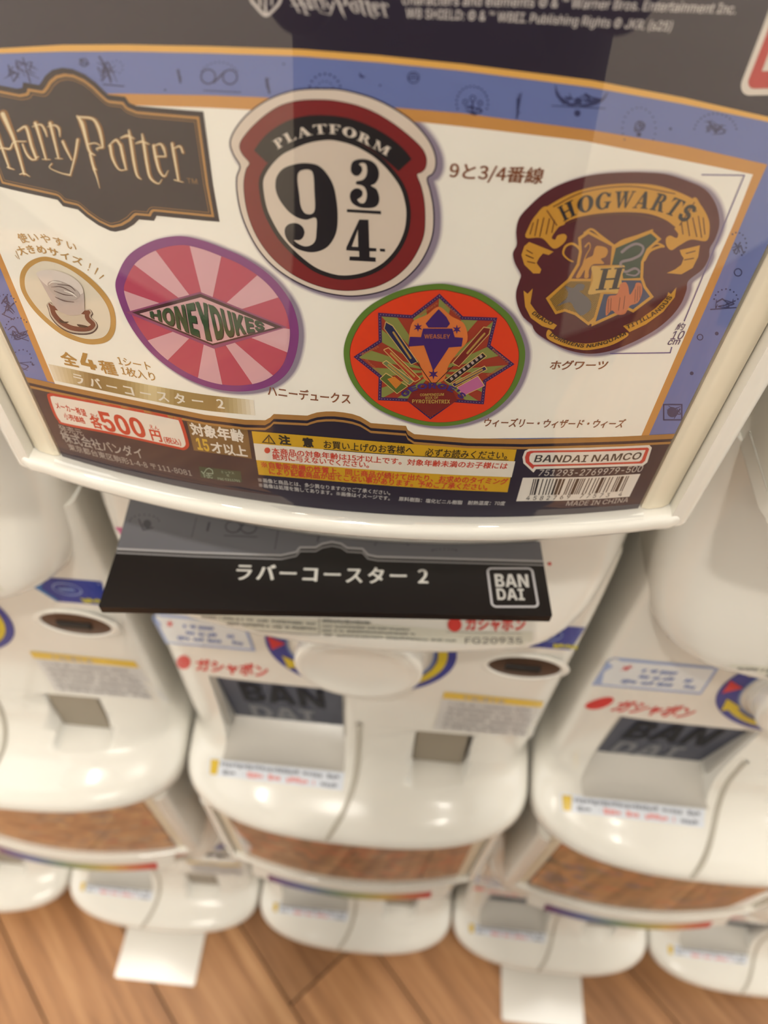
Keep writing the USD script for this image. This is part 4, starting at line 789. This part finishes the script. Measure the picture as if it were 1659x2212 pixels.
ink(POSTER, 'fine_print', unary_union([text_on(jp('※画像と商品とは、多少異なりますのでご了承ください。', 1), CB([(76, 443), (480, 487), (885, 524)]), 8.5), text_on(jp('※画像は処理を施してあります。※画像はイメージです。', 1), CB([(80, 474), (480, 518), (882, 556)]), 8.5), text_on(jp('原料樹脂：塩化ビニル樹脂　耐熱温度：70度', 1), CB([(915, 556), (1230, 576), (1548, 584)]), 8.5)]), (206, 202, 202), 3)
oC, sC = (1030, 860), 629/1659
CC = lambda p: crop(p, oC, sC)
nl = ink(POSTER, 'maker_banner', U(Polygon(CC([(263, 335), (275, 302), (300, 290), (640, 284), (980, 268), (993, 282), (968, 362), (945, 380), (640, 390), (335, 400), (322, 418), (268, 368)])).buffer(1.2)), (236, 230, 222), 3, 'white and red speech-banner maker logo')
ink(nl, 'red_line', U(Polygon(CC([(274, 335), (284, 306), (305, 298), (640, 293), (972, 279), (981, 288), (957, 356), (940, 370), (640, 380), (328, 388), (318, 402), (278, 364)]))), (204, 72, 60), 4)
ink(nl, 'banner_field', U(Polygon(CC([(298, 335), (306, 314), (322, 308), (640, 303), (960, 293), (938, 347), (925, 358), (640, 369), (322, 377), (300, 358)]))), (236, 230, 222), 5)
ink(nl, 'lettering', text_on(la('BANDAI NAMCO', 650), CC([(318, 361), (620, 361), (928, 345)]), 15.5), (70, 64, 62), 6)
ink(POSTER, 'code_number', text_on(la('751293-2769979-500', 500), CC([(343, 441), (640, 438), (938, 417)]), 13.5), (196, 190, 186), 3)
bq = U(np.vstack([spline(CC([(262, 452), (600, 448), (932, 430)])), spline(CC([(868, 560), (550, 580), (224, 586)]))]))
bc = ink(POSTER, 'barcode_label', bq, (234, 228, 220), 3, 'white label with a black bar code')
def ean(code):
    Lc = '0001101 0011001 0010011 0111101 0100011 0110001 0101111 0111011 0110111 0001011'.split(); Gc = [''.join('1' if c == '0' else '0' for c in l)[::-1] for l in Lc]; Rc = [''.join('1' if c == '0' else '0' for c in l) for l in Lc]
    par = 'LLLLLL LLGLGG LLGGLG LLGGGL LGLLGG LGGLLG LGGGLL LGLGLG LGLGGL LGGLGL'.split()[int(code[0])]
    return '101' + ''.join((Lc if p == 'L' else Gc)[int(c)] for p, c in zip(par, code[1:7])) + '01010' + ''.join(Rc[int(c)] for c in code[7:]) + '101'
bits = ean('4582769775734')
tb, bb = spline(CC([(322, 458), (600, 456), (868, 441)])), spline(CC([(300, 550), (560, 546), (828, 528)]))
it = lambda c, t: np.array([np.interp(t, np.linspace(0, 1, len(c)), c[:, k]) for k in (0, 1)])
bars, i = [], 0
while i < 95:
    j = i
    while j < 95 and bits[j] == '1': j += 1
    if j > i: bars.append(Polygon([it(tb, i/95), it(tb, j/95), it(bb, j/95), it(bb, i/95)]))
    i = max(j, i+1)
ink(bc, 'bars', U(MultiPolygon(bars)), (48, 44, 46), 4)
ink(bc, 'digits', unary_union([text_on(la('4582769', 500, .55), CC([(276, 578), (400, 578), (530, 570)]), 9), text_on(la('77573', 500, .55), CC([(580, 568), (660, 566), (752, 561)]), 9), text_on(la('4', 500), CC([(800, 557), (822, 556)]), 9)]), (60, 56, 58), 4)
ink(POSTER, 'origin_line', text_on(la('MADE IN CHINA', 500), CC([(502, 612), (680, 606), (858, 590)]), 10), (180, 174, 172), 3)

# ------------------------------------------------------------------ labels and dial ring on the machine front (on every machine)
def sticker(parent, name, g, rgb, face=CF, off=0.0003, label=None, cell=14.0):
    g = g if hasattr(g, 'geom_type') else Polygon(g).buffer(0)
    m = face.mesh(g, off, cell)
    return part(parent, name, m, mat('label_%02x%02x%02x' % tuple(int(c) for c in rgb), rgb, rough=0.35, vary=0.01, scale=60), smooth=False, label=label) if len(m.faces) else None
def txt_px(gw, p0, p1, h, up=None):
    g, w = gw; p0, p1 = np.asarray(p0, float), np.asarray(p1, float); up = np.asarray(up if up is not None else (0, -h), float)
    return shapely.transform(g, lambda a: p0 + (a[:, :1]/w)*(p1-p0) + a[:, 1:2]*up)
def dashes(p0, p1, h, seed, fill=.75, up=None):
    """A line of print too small to read: short broken strokes."""
    r = random.Random(seed); p0, p1 = np.asarray(p0, float), np.asarray(p1, float); up = np.asarray(up if up is not None else (0, -h), float)
    out, t, L = [], 0.0, np.hypot(*(p1-p0))
    while t < 1:
        w = min(r.uniform(.5, 1.0)*h/L, 1-t)
        if r.random() < fill:
            a, b = p0+(p1-p0)*t, p0+(p1-p0)*(t+w*.85)
            q0, q1 = r.uniform(.0, .25), r.uniform(.7, 1)
            out.append(Polygon([a+up*q0, b+up*q0, b+up*q1, a+up*q1]))
        t += w
    return unary_union(out)
def from_right(p): return project(on_y(np.asarray(p, float), .2092) - [PITCHX, 0, 0])
def from_left(p): return project(on_y(np.asarray(p, float), .2092) + [PITCHX, 0, 0])
# dial ring
def xz(r0, r1, a0, a1, n=48):
    a = np.radians(np.linspace(a0, a1, n)); c = np.stack([np.cos(a), np.sin(a)], -1)
    return np.vstack([c*r1, (c*r0)[::-1]])
def ring_px(q): q = np.asarray(q); return project(np.stack([DX+q[:, 0], np.full(len(q), .2092), DZ+q[:, 1]], -1))
an = Point(0, 0).buffer(.059, 48).difference(Point(0, 0).buffer(.0449, 48))
rg = sticker(MACH, 'dial_ring', shapely.transform(shapely.segmentize(an, .003), ring_px), (48, 60, 146), label='blue ring label with a yellow turn arrow')
sticker(rg, 'ring_line', ring_px(xz(.0449, .0462, 0, 359, 90)), (122, 146, 190), off=.0005)
sticker(rg, 'turn_arrow', ring_px(np.vstack([xz(.0478, .0535, 214, 385, 60)[:60], [[.0478*math.cos(math.radians(25)), .0478*math.sin(math.radians(25))]], xz(.0478, .0535, 214, 385, 60)[60:]])), (216, 192, 40), off=.0005)
ah = lambda r, a: (r*math.cos(math.radians(a)), r*math.sin(math.radians(a)))
sticker(rg, 'turn_arrow', ring_px([ah(.0455, 216), ah(.058, 216), ah(.0525, 198)]), (216, 192, 40), off=.0006)
sticker(rg, 'triangle', ring_px([ah(.0465, 180), ah(.0578, 172), ah(.0565, 190)]), (214, 52, 58), off=.0005)
sticker(rg, 'ring_marks', shapely.transform(unary_union([Point(ah(.052, a)).buffer(.0022) for a in (160, 153, 146)]), ring_px), (216, 192, 60), off=.0005)
# blue-framed label and the maker's red word
q = from_right([(1346, 1421), (1558, 1441), (1515, 1500), (1313, 1482)])
bl = sticker(MACH, 'notice_label', q, (160, 176, 214), label='blue-framed notice label')
qc = q.mean(0); sticker(bl, 'label_field', qc+(q-qc)*[.93, .84], (226, 228, 230), off=.0005)
fq = lambda u, v: (q[0]*(1-u)+q[1]*u)*(1-v) + (q[3]*(1-u)+q[2]*u)*v
sticker(bl, 'star', star8(fq(.16, .3), 9.0, 5), (212, 60, 64), off=.0007)
sticker(bl, 'lettering', unary_union([dashes(fq(.26, .40), fq(.62, .40), 9, 1), dashes(fq(.24, .62), fq(.84, .62), 9, 2), dashes(fq(.16, .82), fq(.92, .82), 9, 3, .85)]), (120, 140, 190), off=.0007)
rw = sticker(MACH, 'red_word', unary_union([Point(397, 1430).buffer(15), txt_px(jp('ガシャポン', 4), (422, 1447), (580, 1463), 24)]), (212, 62, 60), label='red word beside a red round mark')
# warning label with a yellow head
q2 = np.array([(960, 1493), (1174, 1514), (1149, 1592), (936, 1575)], float)
f2 = lambda u, v: (q2[0]*(1-u)+q2[1]*u)*(1-v) + (q2[3]*(1-u)+q2[2]*u)*v
wl2 = sticker(MACH, 'coin_notice', q2, (212, 210, 208), label='grey notice label with a yellow head')
sticker(wl2, 'yellow_head', [f2(0, 0), f2(1, 0), f2(1, .17), f2(0, .17)], (226, 190, 76), off=.0005)
sticker(wl2, 'lettering', unary_union([dashes(f2(.22, .15), f2(.62, .15), 8, 5)] + [dashes(f2(.08, v), f2(.94, v), 6.5, 10+k, .8) for k, v in enumerate((.32, .45, .58, .71, .84, .95))]), (172, 168, 168), off=.0006)
# caution strip on the apron
q3 = np.array([(453, 1636), (745, 1667), (740, 1708), (450, 1674)], float)
f3 = lambda u, v: (q3[0]*(1-u)+q3[1]*u)*(1-v) + (q3[3]*(1-u)+q3[2]*u)*v
cs_ = sticker(MACH, 'caution_strip', q3, (216, 221, 230), label='white caution strip with a yellow sign')
sticker(cs_, 'yellow_sign', [f3(.012, .08), f3(.075, .08), f3(.065, .94), f3(.012, .94)], (214, 180, 40), off=.0005)
sticker(cs_, 'lettering', unary_union([dashes(f3(.09, .44), f3(.97, .44), 11, 21, .9), dashes(f3(.11, .88), f3(.27, .88), 11, 22, .9), dashes(f3(.80, .90), f3(.96, .90), 11, 23, .9)]), (140, 144, 156), off=.0005)
sticker(cs_, 'red_lettering', dashes(f3(.29, .90), f3(.79, .90), 13, 24, .92), (224, 150, 150), off=.0005)
# blue sticker above the coin slot
b4 = from_left([(84, 1245), (187, 1252), (209, 1305), (119, 1298), (70, 1268)])
bs = sticker(MACH, 'coin_sticker', b4, (48, 66, 150), label='blue sticker above the coin slot')
c4 = from_left([(135, 1270)])[0]
sticker(bs, 'oval_line', ringp(c4, 30, 2, 13), (150, 170, 214), off=.0005)
sticker(bs, 'lettering', dashes(c4+[-18, 4], c4+[18, 6], 8, 31), (120, 146, 200), off=.0005)
sticker(bs, 'yellow_lettering', dashes(c4+[10, 28], c4+[62, 30], 10, 32, .95), (206, 196, 60), off=.0005)
sticker(bs, 'pale_edge', from_left([(84, 1245), (94, 1246), (82, 1268), (122, 1296), (119, 1298), (70, 1268)]), (70, 130, 190), off=.0005)
dk = from_right([(1452, 1376), (1490, 1328), (1600, 1340), (1640, 1390), (1545, 1384)])
sticker(MACH, 'dark_label', dk, (44, 58, 44), off=.0004, label='dark green label under the window skirt')
# maker's plate lines along the foot of the skirt
SK = dict(face=SF)
sk = sticker(MACH, 'plate_label', [(420, 1322), (690, 1338), (1000, 1362), (1150, 1364), (1150, 1394), (990, 1390), (690, 1369), (420, 1350)], (216, 214, 200), face=SF, off=.0002, label='clear plate label with small print along the skirt')
sticker(sk, 'lettering', unary_union([dashes((425, 1334), (682, 1350), 7, 41, .85), dashes((425, 1345), (684, 1361), 7, 42, .85), dashes((697, 1344), (800, 1350), 9, 43, .95), dashes((697, 1354), (885, 1362), 6, 44, .85), dashes((697, 1363), (900, 1372), 6, 45, .85), dashes((700, 1373), (985, 1386), 6, 46, .9), LineString([(690, 1335), (690, 1368)]).buffer(.8), LineString([(420, 1352), (690, 1371)]).buffer(.6), LineString([(965, 1364), (1125, 1367)]).buffer(.6)]), (150, 150, 142), face=SF, off=.0004)
sticker(sk, 'serial_number', txt_px(la('FG20935', 500), (1002, 1389), (1130, 1389), 13), (120, 116, 112), face=SF, off=.0004)
sticker(sk, 'red_word', unary_union([Point(982, 1348).buffer(15), txt_px(jp('ガシャポン', 3), (1004, 1360), (1136, 1361), 26)]), (212, 70, 64), face=SF, off=.0005)
ms = thing('sticker', 'small magenta sticker half hidden behind the left end of the black name card', 'sticker', SF.xyz(np.array([[258., 1147]]))[0])
part(ms, 'print', SF.mesh(Polygon([(250, 1137), (300, 1140), (285, 1185)]), .0006), mat('label_magenta', (186, 84, 130), rough=.35), smooth=False)
sticker(MACH, 'skirt_mark', unary_union([Point(1187, 1217).buffer(4)]), (206, 84, 76), face=SF, off=.0003)

# ------------------------------------------------------------------ black name card under the window
CARDZ = 1.0
def oz(p): return on_z(np.asarray(p, float), CARDZ)[..., :2]
NC = thing('name_card', 'black folded name card sticking out under the window, silver katakana lettering', 'name card', (0, .15, CARDZ-.0045))
ctop = Polygon(oz([(212, 1312), (1193.5, 1332), (1170, 1190), (1158, 1110), (288, 1050), (252, 1187)])).buffer(0)
back = Polygon([(-.14, 0)] + [(x, arc_y(x, .1900)) for x in np.linspace(-.14, .14, 40)] + [(.14, 0)])
ctop = ctop.intersection(back)
c3 = ctop.buffer(-.0008).buffer(.0008)
part(NC, 'card', extrude(c3, CARDZ-.0042, CARDZ), mat('card_black', (27, 24, 25), rough=0.24, vary=0.05, scale=60), smooth=20)
def cink(parent, name, g, rgb, layer, **k):
    v, f = tri2d(g, 1.0)
    if len(f) == 0: return None
    return part(parent, name, (np.column_stack([v, np.full(len(v), CARDZ+layer*5e-5)]), f), mat('cardink_%02x%02x%02x' % tuple(int(c) for c in rgb), rgb, rough=0.24, vary=0.03), smooth=False, **k)
def Z(g): return shapely.transform(shapely.segmentize(g if hasattr(g, 'geom_type') else Polygon(g).buffer(0), 20), oz)
fold = [(252, 1186), (420, 1194), (607, 1200), (640, 1193), (648, 1183), (682, 1183), (696, 1175), (717, 1171), (737, 1175), (750, 1184), (783, 1186), (795, 1199), (815, 1203), (1173, 1213)]
up_ = Polygon(np.vstack([fold, [(1190, 1100), (280, 1040)]]))
gb = cink(NC, 'grey_band', Z(up_).intersection(c3), (108, 108, 114), 1)
cink(gb, 'band_rule', Z(LineString(fold).buffer(2.2)).intersection(c3), (176, 174, 176), 2)
cink(gb, 'band_rule', Z(LineString(np.array(fold)+[0, 8]).buffer(1.6)).intersection(c3), (150, 148, 150), 2)
co = [ringp((504, 1138), 18, 3, 14), ringp((537, 1140), 18, 3, 14), LineString([(514, 1148), (528, 1130)]).buffer(2), LineString([(484, 1157), (555, 1160)]).buffer(1), LineString([(425, 1118), (414, 1160)]).buffer(.8), taper([(452, 1130), (448, 1146)], (5, 5)), Point(318, 1132).buffer(9), taper([(300, 1122), (310, 1145), (330, 1140)], (3, 4, 3))] + arcdots((312, 1128), 32, 10, 170, 9, 1.8, 16) + arcdots((846, 1180), 36, 10, 170, 11, 2, 20) + arcdots((960, 1190), 26, 5, 175, 9, 1.6, 4) + [taper([(690, 1150), (686, 1170)], (5, 3)), Point(720, 1148).buffer(8), LineString([(602, 1140), (594, 1186)]).buffer(1)]
for o in polys(Z(unary_union([o.buffer(0) for o in co])).intersection(c3)): cink(gb, 'motif', o, (74, 74, 80), 2)
SIL = (214, 212, 206)
cink(NC, 'lettering', text_on(jp('ラバーコースター 2', 4, 5, .16), [(503, 1252), (716, 1258), (926, 1262)], 34, uvof=oz), SIL, 2, label='silver katakana lettering')
mk = [(1050, 1226), (1151, 1226), (1166, 1313), (1061, 1313)]
mp = Z(Polygon(mk)).buffer(-.0024).buffer(.0024)
lm = cink(NC, 'maker_mark', mp.difference(mp.buffer(-.0010)), (190, 188, 192), 2, label='silver rounded-square maker mark')
cink(lm, 'lettering', unary_union([Z(txt_px(la('BAN', 800), (1069, 1268), (1145, 1269), 28, up=(-3.5, -28))), Z(txt_px(la('DAI', 800), (1073, 1296), (1135, 1297), 25, up=(-3.3, -25)))]), (200, 198, 194), 2)

# ------------------------------------------------------------------ what is shown in the low machines
def art(name, pal, seed):
    return usdkit.material(stage, '/World/Looks/'+name, {
        'tc': ('texture_coordinate', {}), 'mp': ('mapping', {'location': (seed*3.1, seed, seed*2.3)}),
        'v': ('voronoi_texture', {'scale': 62.0}), 'sv': ('separate_color', {}), 'n': ('noise_texture', {'scale': 45.0, 'detail': 4.0}),
        'ad': ('math', {'math_type': 'multiply_add', 'value2': 0.55, 'value3': 0.0}), 'a2': ('math', {'math_type': 'multiply_add', 'value2': 0.5}),
        'r': ('rgb_ramp', {'ramp': [(p, tuple(lin(c))) for p, c in pal]}), 'p': ('principled_bsdf', {'roughness': 0.45})},
        [('tc.object', 'mp.vector'), ('mp.vector', 'v.vector'), ('mp.vector', 'n.vector'), ('v.color', 'sv.color'), ('sv.r', 'ad.value1'), ('n.fac', 'a2.value1'), ('ad.value', 'a2.value3'), ('a2.value', 'r.fac'), ('r.color', 'p.base_color')], surface='p.BSDF')
ARTS = {-1: art('brown_print', [(.25, (150, 108, 84)), (.4, (180, 138, 104)), (.5, (190, 148, 112)), (.58, (136, 124, 122)), (.66, (204, 168, 122)), (.8, (176, 100, 84))], 3),
        0: art('crowd_print', [(.25, (70, 54, 50)), (.38, (108, 80, 68)), (.46, (170, 82, 62)), (.5, (94, 74, 70)), (.58, (64, 52, 72)), (.66, (150, 124, 102)), (.78, (150, 62, 54))], 7),
        1: art('orange_print', [(.25, (150, 114, 80)), (.4, (184, 140, 100)), (.5, (176, 126, 84)), (.58, (118, 108, 84)), (.66, (118, 106, 124)), (.75, (192, 130, 86)), (.85, (178, 102, 84))], 11)}
RAIN = usdkit.material(stage, '/World/Looks/rainbow_strip', {
    'tc': ('texture_coordinate', {}), 'sx': ('separate_xyz', {}), 'mr': ('map_range', {'from_min': -0.083, 'from_max': 0.083, 'clamp': True}),
    'r': ('rgb_ramp', {'ramp': [(p, tuple(lin(c))) for p, c in ((0, (128, 84, 112)), (.08, (112, 94, 140)), (.25, (112, 124, 164)), (.42, (128, 148, 132)), (.58, (170, 168, 112)), (.72, (206, 172, 104)), (.86, (204, 126, 92)), (1, (196, 76, 78)))]}), 'p': ('principled_bsdf', {'roughness': 0.4})},
    [('tc.object', 'sx.vector'), ('sx.x', 'mr.value'), ('mr.result', 'r.fac'), ('r.color', 'p.base_color')], surface='p.BSDF')
desc = {-1: 'lower left', 0: 'lowest middle', 1: 'lower right'}
for i in (-1, 0, 1):
    x0, z0 = i*PITCHX, -TIER
    t = thing('display_poster', {-1: 'brown and tan printed poster in the low machine at the left', 0: 'dark brown and red crowded poster in the low machine in the middle', 1: 'orange brown printed poster in the low machine at the right'}[i], 'poster', (x0, POST.y0, 1.06+z0), group='printed posters in the low machines')
    d = np.array([x0, 0, z0])
    part(t, 'sheet', (np.vstack([va, vb_])+d, np.vstack([fa, fb+len(va)])), ARTS[i], smooth=True)
    foot_ = np.stack(np.meshgrid(us_, np.array([vb, vb+.012]) if i == 0 else np.array([vb, vb+.006])), -1)
    part(t, 'foot_band', grid_mesh(POST.xyz(foot_, .00006)+d), mat('print_band_%d' % (i+1), {-1: (168, 118, 78), 0: (158, 122, 86), 1: (112, 104, 88)}[i], rough=.45, vary=.1), smooth=True)
    n = thing('name_strip', {-1: 'curved white name strip with a rainbow line under the left low window', 0: 'curved white name strip with a rainbow line under the middle low window', 1: 'curved white name strip with a rainbow line under the right low window'}[i], 'name card', (x0, .15, 1.03+z0), group='rainbow name strips under the low windows')
    xs = np.linspace(-.100, .100, 41)
    lv_ = [(1.0538, .1540), (1.044, .1512), (1.036, .1488), (1.0285, .1468)]
    rows = [[(x, arc_y(x, yc), z) for x in xs] for z, yc in lv_]
    bk_ = [[(x, arc_y(x, yc+.0012), z) for x in xs] for z, yc in lv_]
    (v1, f1), (v2, f2_) = grid_mesh(np.array(rows)+d), grid_mesh(np.array(bk_)+d, True)
    part(n, 'strip', (np.vstack([v1, v2]), np.vstack([f1, f2_+len(v1)])), WHITE, smooth=True)
    xs2 = np.linspace(-.083, .083, 41)
    rr = [[(x, arc_y(x, float(np.interp(z, [a for a, _ in lv_[::-1]], [b for _, b in lv_[::-1]]))-.0004), z) for x in xs2] for z in (1.0410, 1.0345, 1.0286)]
    part(n, 'rainbow_line', grid_mesh(np.array(rr)+d), RAIN, smooth=True)

for i, lab in ((-1, 'brown printed poster in the upper machine at the left edge'), (1, 'orange brown printed poster in the upper machine at the right edge')):
    t = thing('display_poster', lab, 'poster', (i*PITCHX, POST.y0, 1.06))
    part(t, 'sheet', (np.vstack([va, vb_])+[i*PITCHX, 0, 0], np.vstack([fa, fb+len(va)])), ARTS[i], smooth=True)
    part(t, 'foot_band', grid_mesh(POST.xyz(np.stack(np.meshgrid(us_, np.array([vb, vb+.05])), -1), .00006)+[i*PITCHX, 0, 0]), INK(NAVY), smooth=True)

# stands and the white foot plates
for i, w in ((-2, 'far left'), (-1, 'left'), (0, 'middle'), (1, 'right'), (2, 'far right')):
    t = thing('machine_stand', f'low grey stand under the {w} low capsule machine', 'stand', (i*PITCHX, .32, 0), group='stands under the low machines')
    part(t, 'plinth', boxm(i*PITCHX-.118, i*PITCHX+.122, .215, .43, .005, ZB-TIER-.0006, .003), DARKB)
    for a in (-.1, .104):
        for b in (.225, .42):
            part(t, 'foot', trimesh.creation.cylinder(.009, segment=[(i*PITCHX+a, b, 0), (i*PITCHX+a, b, .006)], sections=20), BLACKISH)
for i, lab in ((-1, 'white metal foot plate on the floor in front of the left low machine'), (1, 'white metal foot plate on the floor in front of the right low machine')):
    c = on_z([(354, 2070) if i < 0 else (1170, 2150)], .006)[0]
    x = i*PITCHX + .003
    t = thing('foot_plate', lab, 'foot plate', (x, .15, 0), group='white foot plates on the floor')
    r = sbox(x-.0585, .0895, x+.0585, .212).buffer(-.004).buffer(.004)
    part(t, 'plate', extrude(r, .0, .005), WHITE, smooth=30)
    part(t, 'rear_upstand', boxm(x-.055, x+.055, .209, .212, .004, .04, .001), WHITE)

# ------------------------------------------------------------------ the person who holds the phone (seen only as a dark shape mirrored in the window)
FV, DV, RV = AX[2], AX[1], AX[0]
PH = CAM - FV*.010 + DV*.052 - RV*.012
ph = thing('smartphone', 'dark smartphone held up in both hands in front of the machine', 'phone', PH)
def oriented(m): return m.transform(np.column_stack([RV, DV, FV, PH]))
part(ph, 'case', oriented(boxm(-.037, .037, -.079, .079, -.004, .004, .0035)), mat('phone_black', (30, 30, 34), rough=.3))
part(ph, 'camera_bump', oriented(boxm(-.030, .000, -.068, -.058, .0038, .0052, .0006)), mat('phone_lens', (16, 16, 18), rough=.15))
PX0, PY0 = .098, -.47
man = thing('person', 'person in a long dark coat holding up a phone, mirrored in the window', 'person', (PX0, PY0, 0))
def chain(pts, rs, seg=20):
    s = [m3.Manifold.sphere(r, seg).translate(tuple(map(float, p))) for p, r in zip(pts, rs)]
    return m3.Manifold.batch_boolean([m3.Manifold.batch_hull([a, b]) for a, b in zip(s[:-1], s[1:])], m3.OpType.Add) if len(s) > 1 else s[0]
def soft(m, edge, n=12):
    t = trimesh.Trimesh(*arr(m.refine_to_length(edge)), process=True); trimesh.smoothing.filter_taubin(t, iterations=n); return t
def at(x, y, z): return np.array([PX0+x, PY0+y, z])
hL, hR = PH - RV*.0645 + DV*.030, PH + RV*.0645 + DV*.030
eL, eR = at(-.205, .13, 1.10), at(.19, .13, 1.10)
SKIN = mat('skin', (206, 160, 132), rough=.5, vary=.05, scale=80)
COAT, TROU = mat('coat_cloth', (38, 36, 42), rough=.85, vary=.1, scale=200), mat('trouser_cloth', (44, 46, 58), rough=.85, vary=.08, scale=200)
head = m3.Manifold.batch_hull([m3.Manifold.sphere(r, 28).translate(tuple(at(x, y, z))) for x, y, z, r in ((0, .06, 1.575, .088), (0, .09, 1.52, .068), (0, .125, 1.475, .038), (0, .03, 1.56, .08))])
parts_ = [head, chain([at(0, .02, 1.38), at(0, .05, 1.47)], [.06, .055]),
          m3.Manifold.batch_hull([m3.Manifold.sphere(r, 12).translate(tuple(at(0, y, z))) for y, z, r in ((.135, 1.545, .010), (.160, 1.510, .013))])]
parts_ += [chain([at(s*.086, .06, 1.55), at(s*.092, .05, 1.52)], [.018, .012]) for s in (-1, 1)]
for h, s in ((hL, -1), (hR, 1)):
    w = h + DV*.05 - FV*.02 + RV*s*.012
    parts_.append(chain([w, h + DV*.012 - FV*.004 + RV*s*.004], [.024, .022]))
    for k, (ln, up) in enumerate(((.034, -.026), (.038, -.009), (.036, .008), (.028, .024))):
        b = h + DV*up*1.0 + RV*s*.004 + FV*.004
        parts_.append(chain([b, b + FV*.016 + RV*s*-.004, b + FV*.017 - RV*s*ln*.75], [.0088, .0084, .0072], 14))
    tb = h + DV*.02 - FV*.016
    parts_.append(chain([tb, tb - DV*.022 - RV*s*.014, tb - DV*.040 - RV*s*.026 + FV*.002], [.011, .0095, .008], 14))
for s in (-1, 1):
    parts_.append(chain([at(s*.09, .0, .14), at(s*.09, .0, .07)], [.04, .038]))
bodyp = part(man, 'body', soft(m3.Manifold.batch_boolean(parts_, m3.OpType.Add), .006, 8), SKIN, smooth=True)
for s in (-1, 1):
    e = m3.Manifold.sphere(.011, 16).translate(tuple(at(s*.031, .128, 1.552))); part(bodyp, 'eye', e, mat('eye_dark', (40, 32, 30), rough=.2))
part(bodyp, 'mouth', m3.Manifold.batch_hull([m3.Manifold.sphere(.004, 10).translate(tuple(at(x, .150, 1.478))) for x in (-.018, .018)]), mat('lips', (168, 98, 92), rough=.5))
hair = (m3.Manifold.batch_hull([m3.Manifold.sphere(r, 28).translate(tuple(at(0, y, z))) for y, z, r in ((.045, 1.595, .094), (.015, 1.56, .092), (.0, 1.51, .075))]) - m3.Manifold.cube((.3, .2, .2)).translate(tuple(at(-.15, .095, 1.40))))
part(man, 'hair', soft(hair, .01, 6), mat('hair_black', (28, 24, 24), rough=.5, vary=.2, scale=300), smooth=True)
coat_lv = [(.13, .47, .24, -.04), (.30, .41, .215, -.03), (.46, .35, .19, -.02), (.60, .305, .170, -.01), (.80, .264, .150, 0), (.98, .248, .135, 0), (1.10, .240, .126, 0), (1.24, .230, .12, 0), (1.33, .195, .105, .0), (1.385, .13, .09, .01), (1.43, .075, .07, .02)]
rows = []
for z, rx, ry, cy in coat_lv:
    a = np.linspace(0, 2*math.pi, 48, endpoint=False); rows.append(np.stack([PX0+rx*np.cos(a), PY0+cy+ry*np.sin(a), np.full(48, z)], -1))
V = np.array(rows).reshape(-1, 3); F = [((i*48+j), (i*48+(j+1) % 48), ((i+1)*48+(j+1) % 48), ((i+1)*48+j)) for i in range(len(rows)-1) for j in range(48)]
V, F = arr_quads(V, F); nV = len(V); V = np.vstack([V, [PX0, PY0, .13], [PX0, PY0+.02, 1.43]])
F = np.vstack([F, [((j+1) % 48, j, nV) for j in range(48)], [(nV-50+2+j-0, nV-50+2+(j+1) % 48, nV+1) for j in range(48)]])
coat = to_m(trimesh.Trimesh(V, F, process=False))
for s, e, h in ((-1, eL, hL), (1, eR, hR)):
    wr = h + DV*.052 - FV*.022 + RV*s*.012
    coat = coat + chain([at(s*.165, .0, 1.335), e, wr], [.075, .058, .04], 24)
part(man, 'coat', soft(coat, .018, 10), COAT, smooth=True)
leg = [chain([at(s*.10, 0, .80), at(s*.095, .015, .48), at(s*.09, -.005, .10)], [.095, .07, .062], 24) for s in (-1, 1)]
part(man, 'trousers', soft(leg[0]+leg[1], .02, 8), TROU, smooth=True)
for s in (-1, 1):
    sh_ = m3.Manifold.batch_hull([m3.Manifold.sphere(r, 20).scale((1, 1, .8)).translate(tuple(at(s*.095, y, z))) for y, z, r in ((-.05, .045, .042), (.06, .038, .044), (.16, .030, .034))]) - m3.Manifold.cube((4, 4, 1)).translate((-2, -2, -1))
    part(man, 'shoe', sh_, mat('shoe_black', (34, 32, 32), rough=.4), smooth=40)

# ------------------------------------------------------------------ the other machines
UP = [(-1, 'white capsule vending machine at the left edge, beside the poster machine'), (1, 'white capsule vending machine at the right edge, beside the poster machine')]
for i, lab in UP: copy_of(MACH, (i*PITCHX, 0, 0), lab, MACH.GetCustomDataByKey('group'))
LOW = [(-2, 'low white capsule machine barely showing at the lower left corner'), (-1, 'low white capsule machine at floor level, lower left, with a white foot plate'), (0, 'low white capsule machine at floor level right under the poster machine'),
       (1, 'low white capsule machine at floor level, right of centre, with a white foot plate'), (2, 'low white capsule machine at floor level at the lower right edge')]
for i, lab in LOW: copy_of(MACH, (i*PITCHX, 0, -TIER), lab, MACH.GetCustomDataByKey('group'))
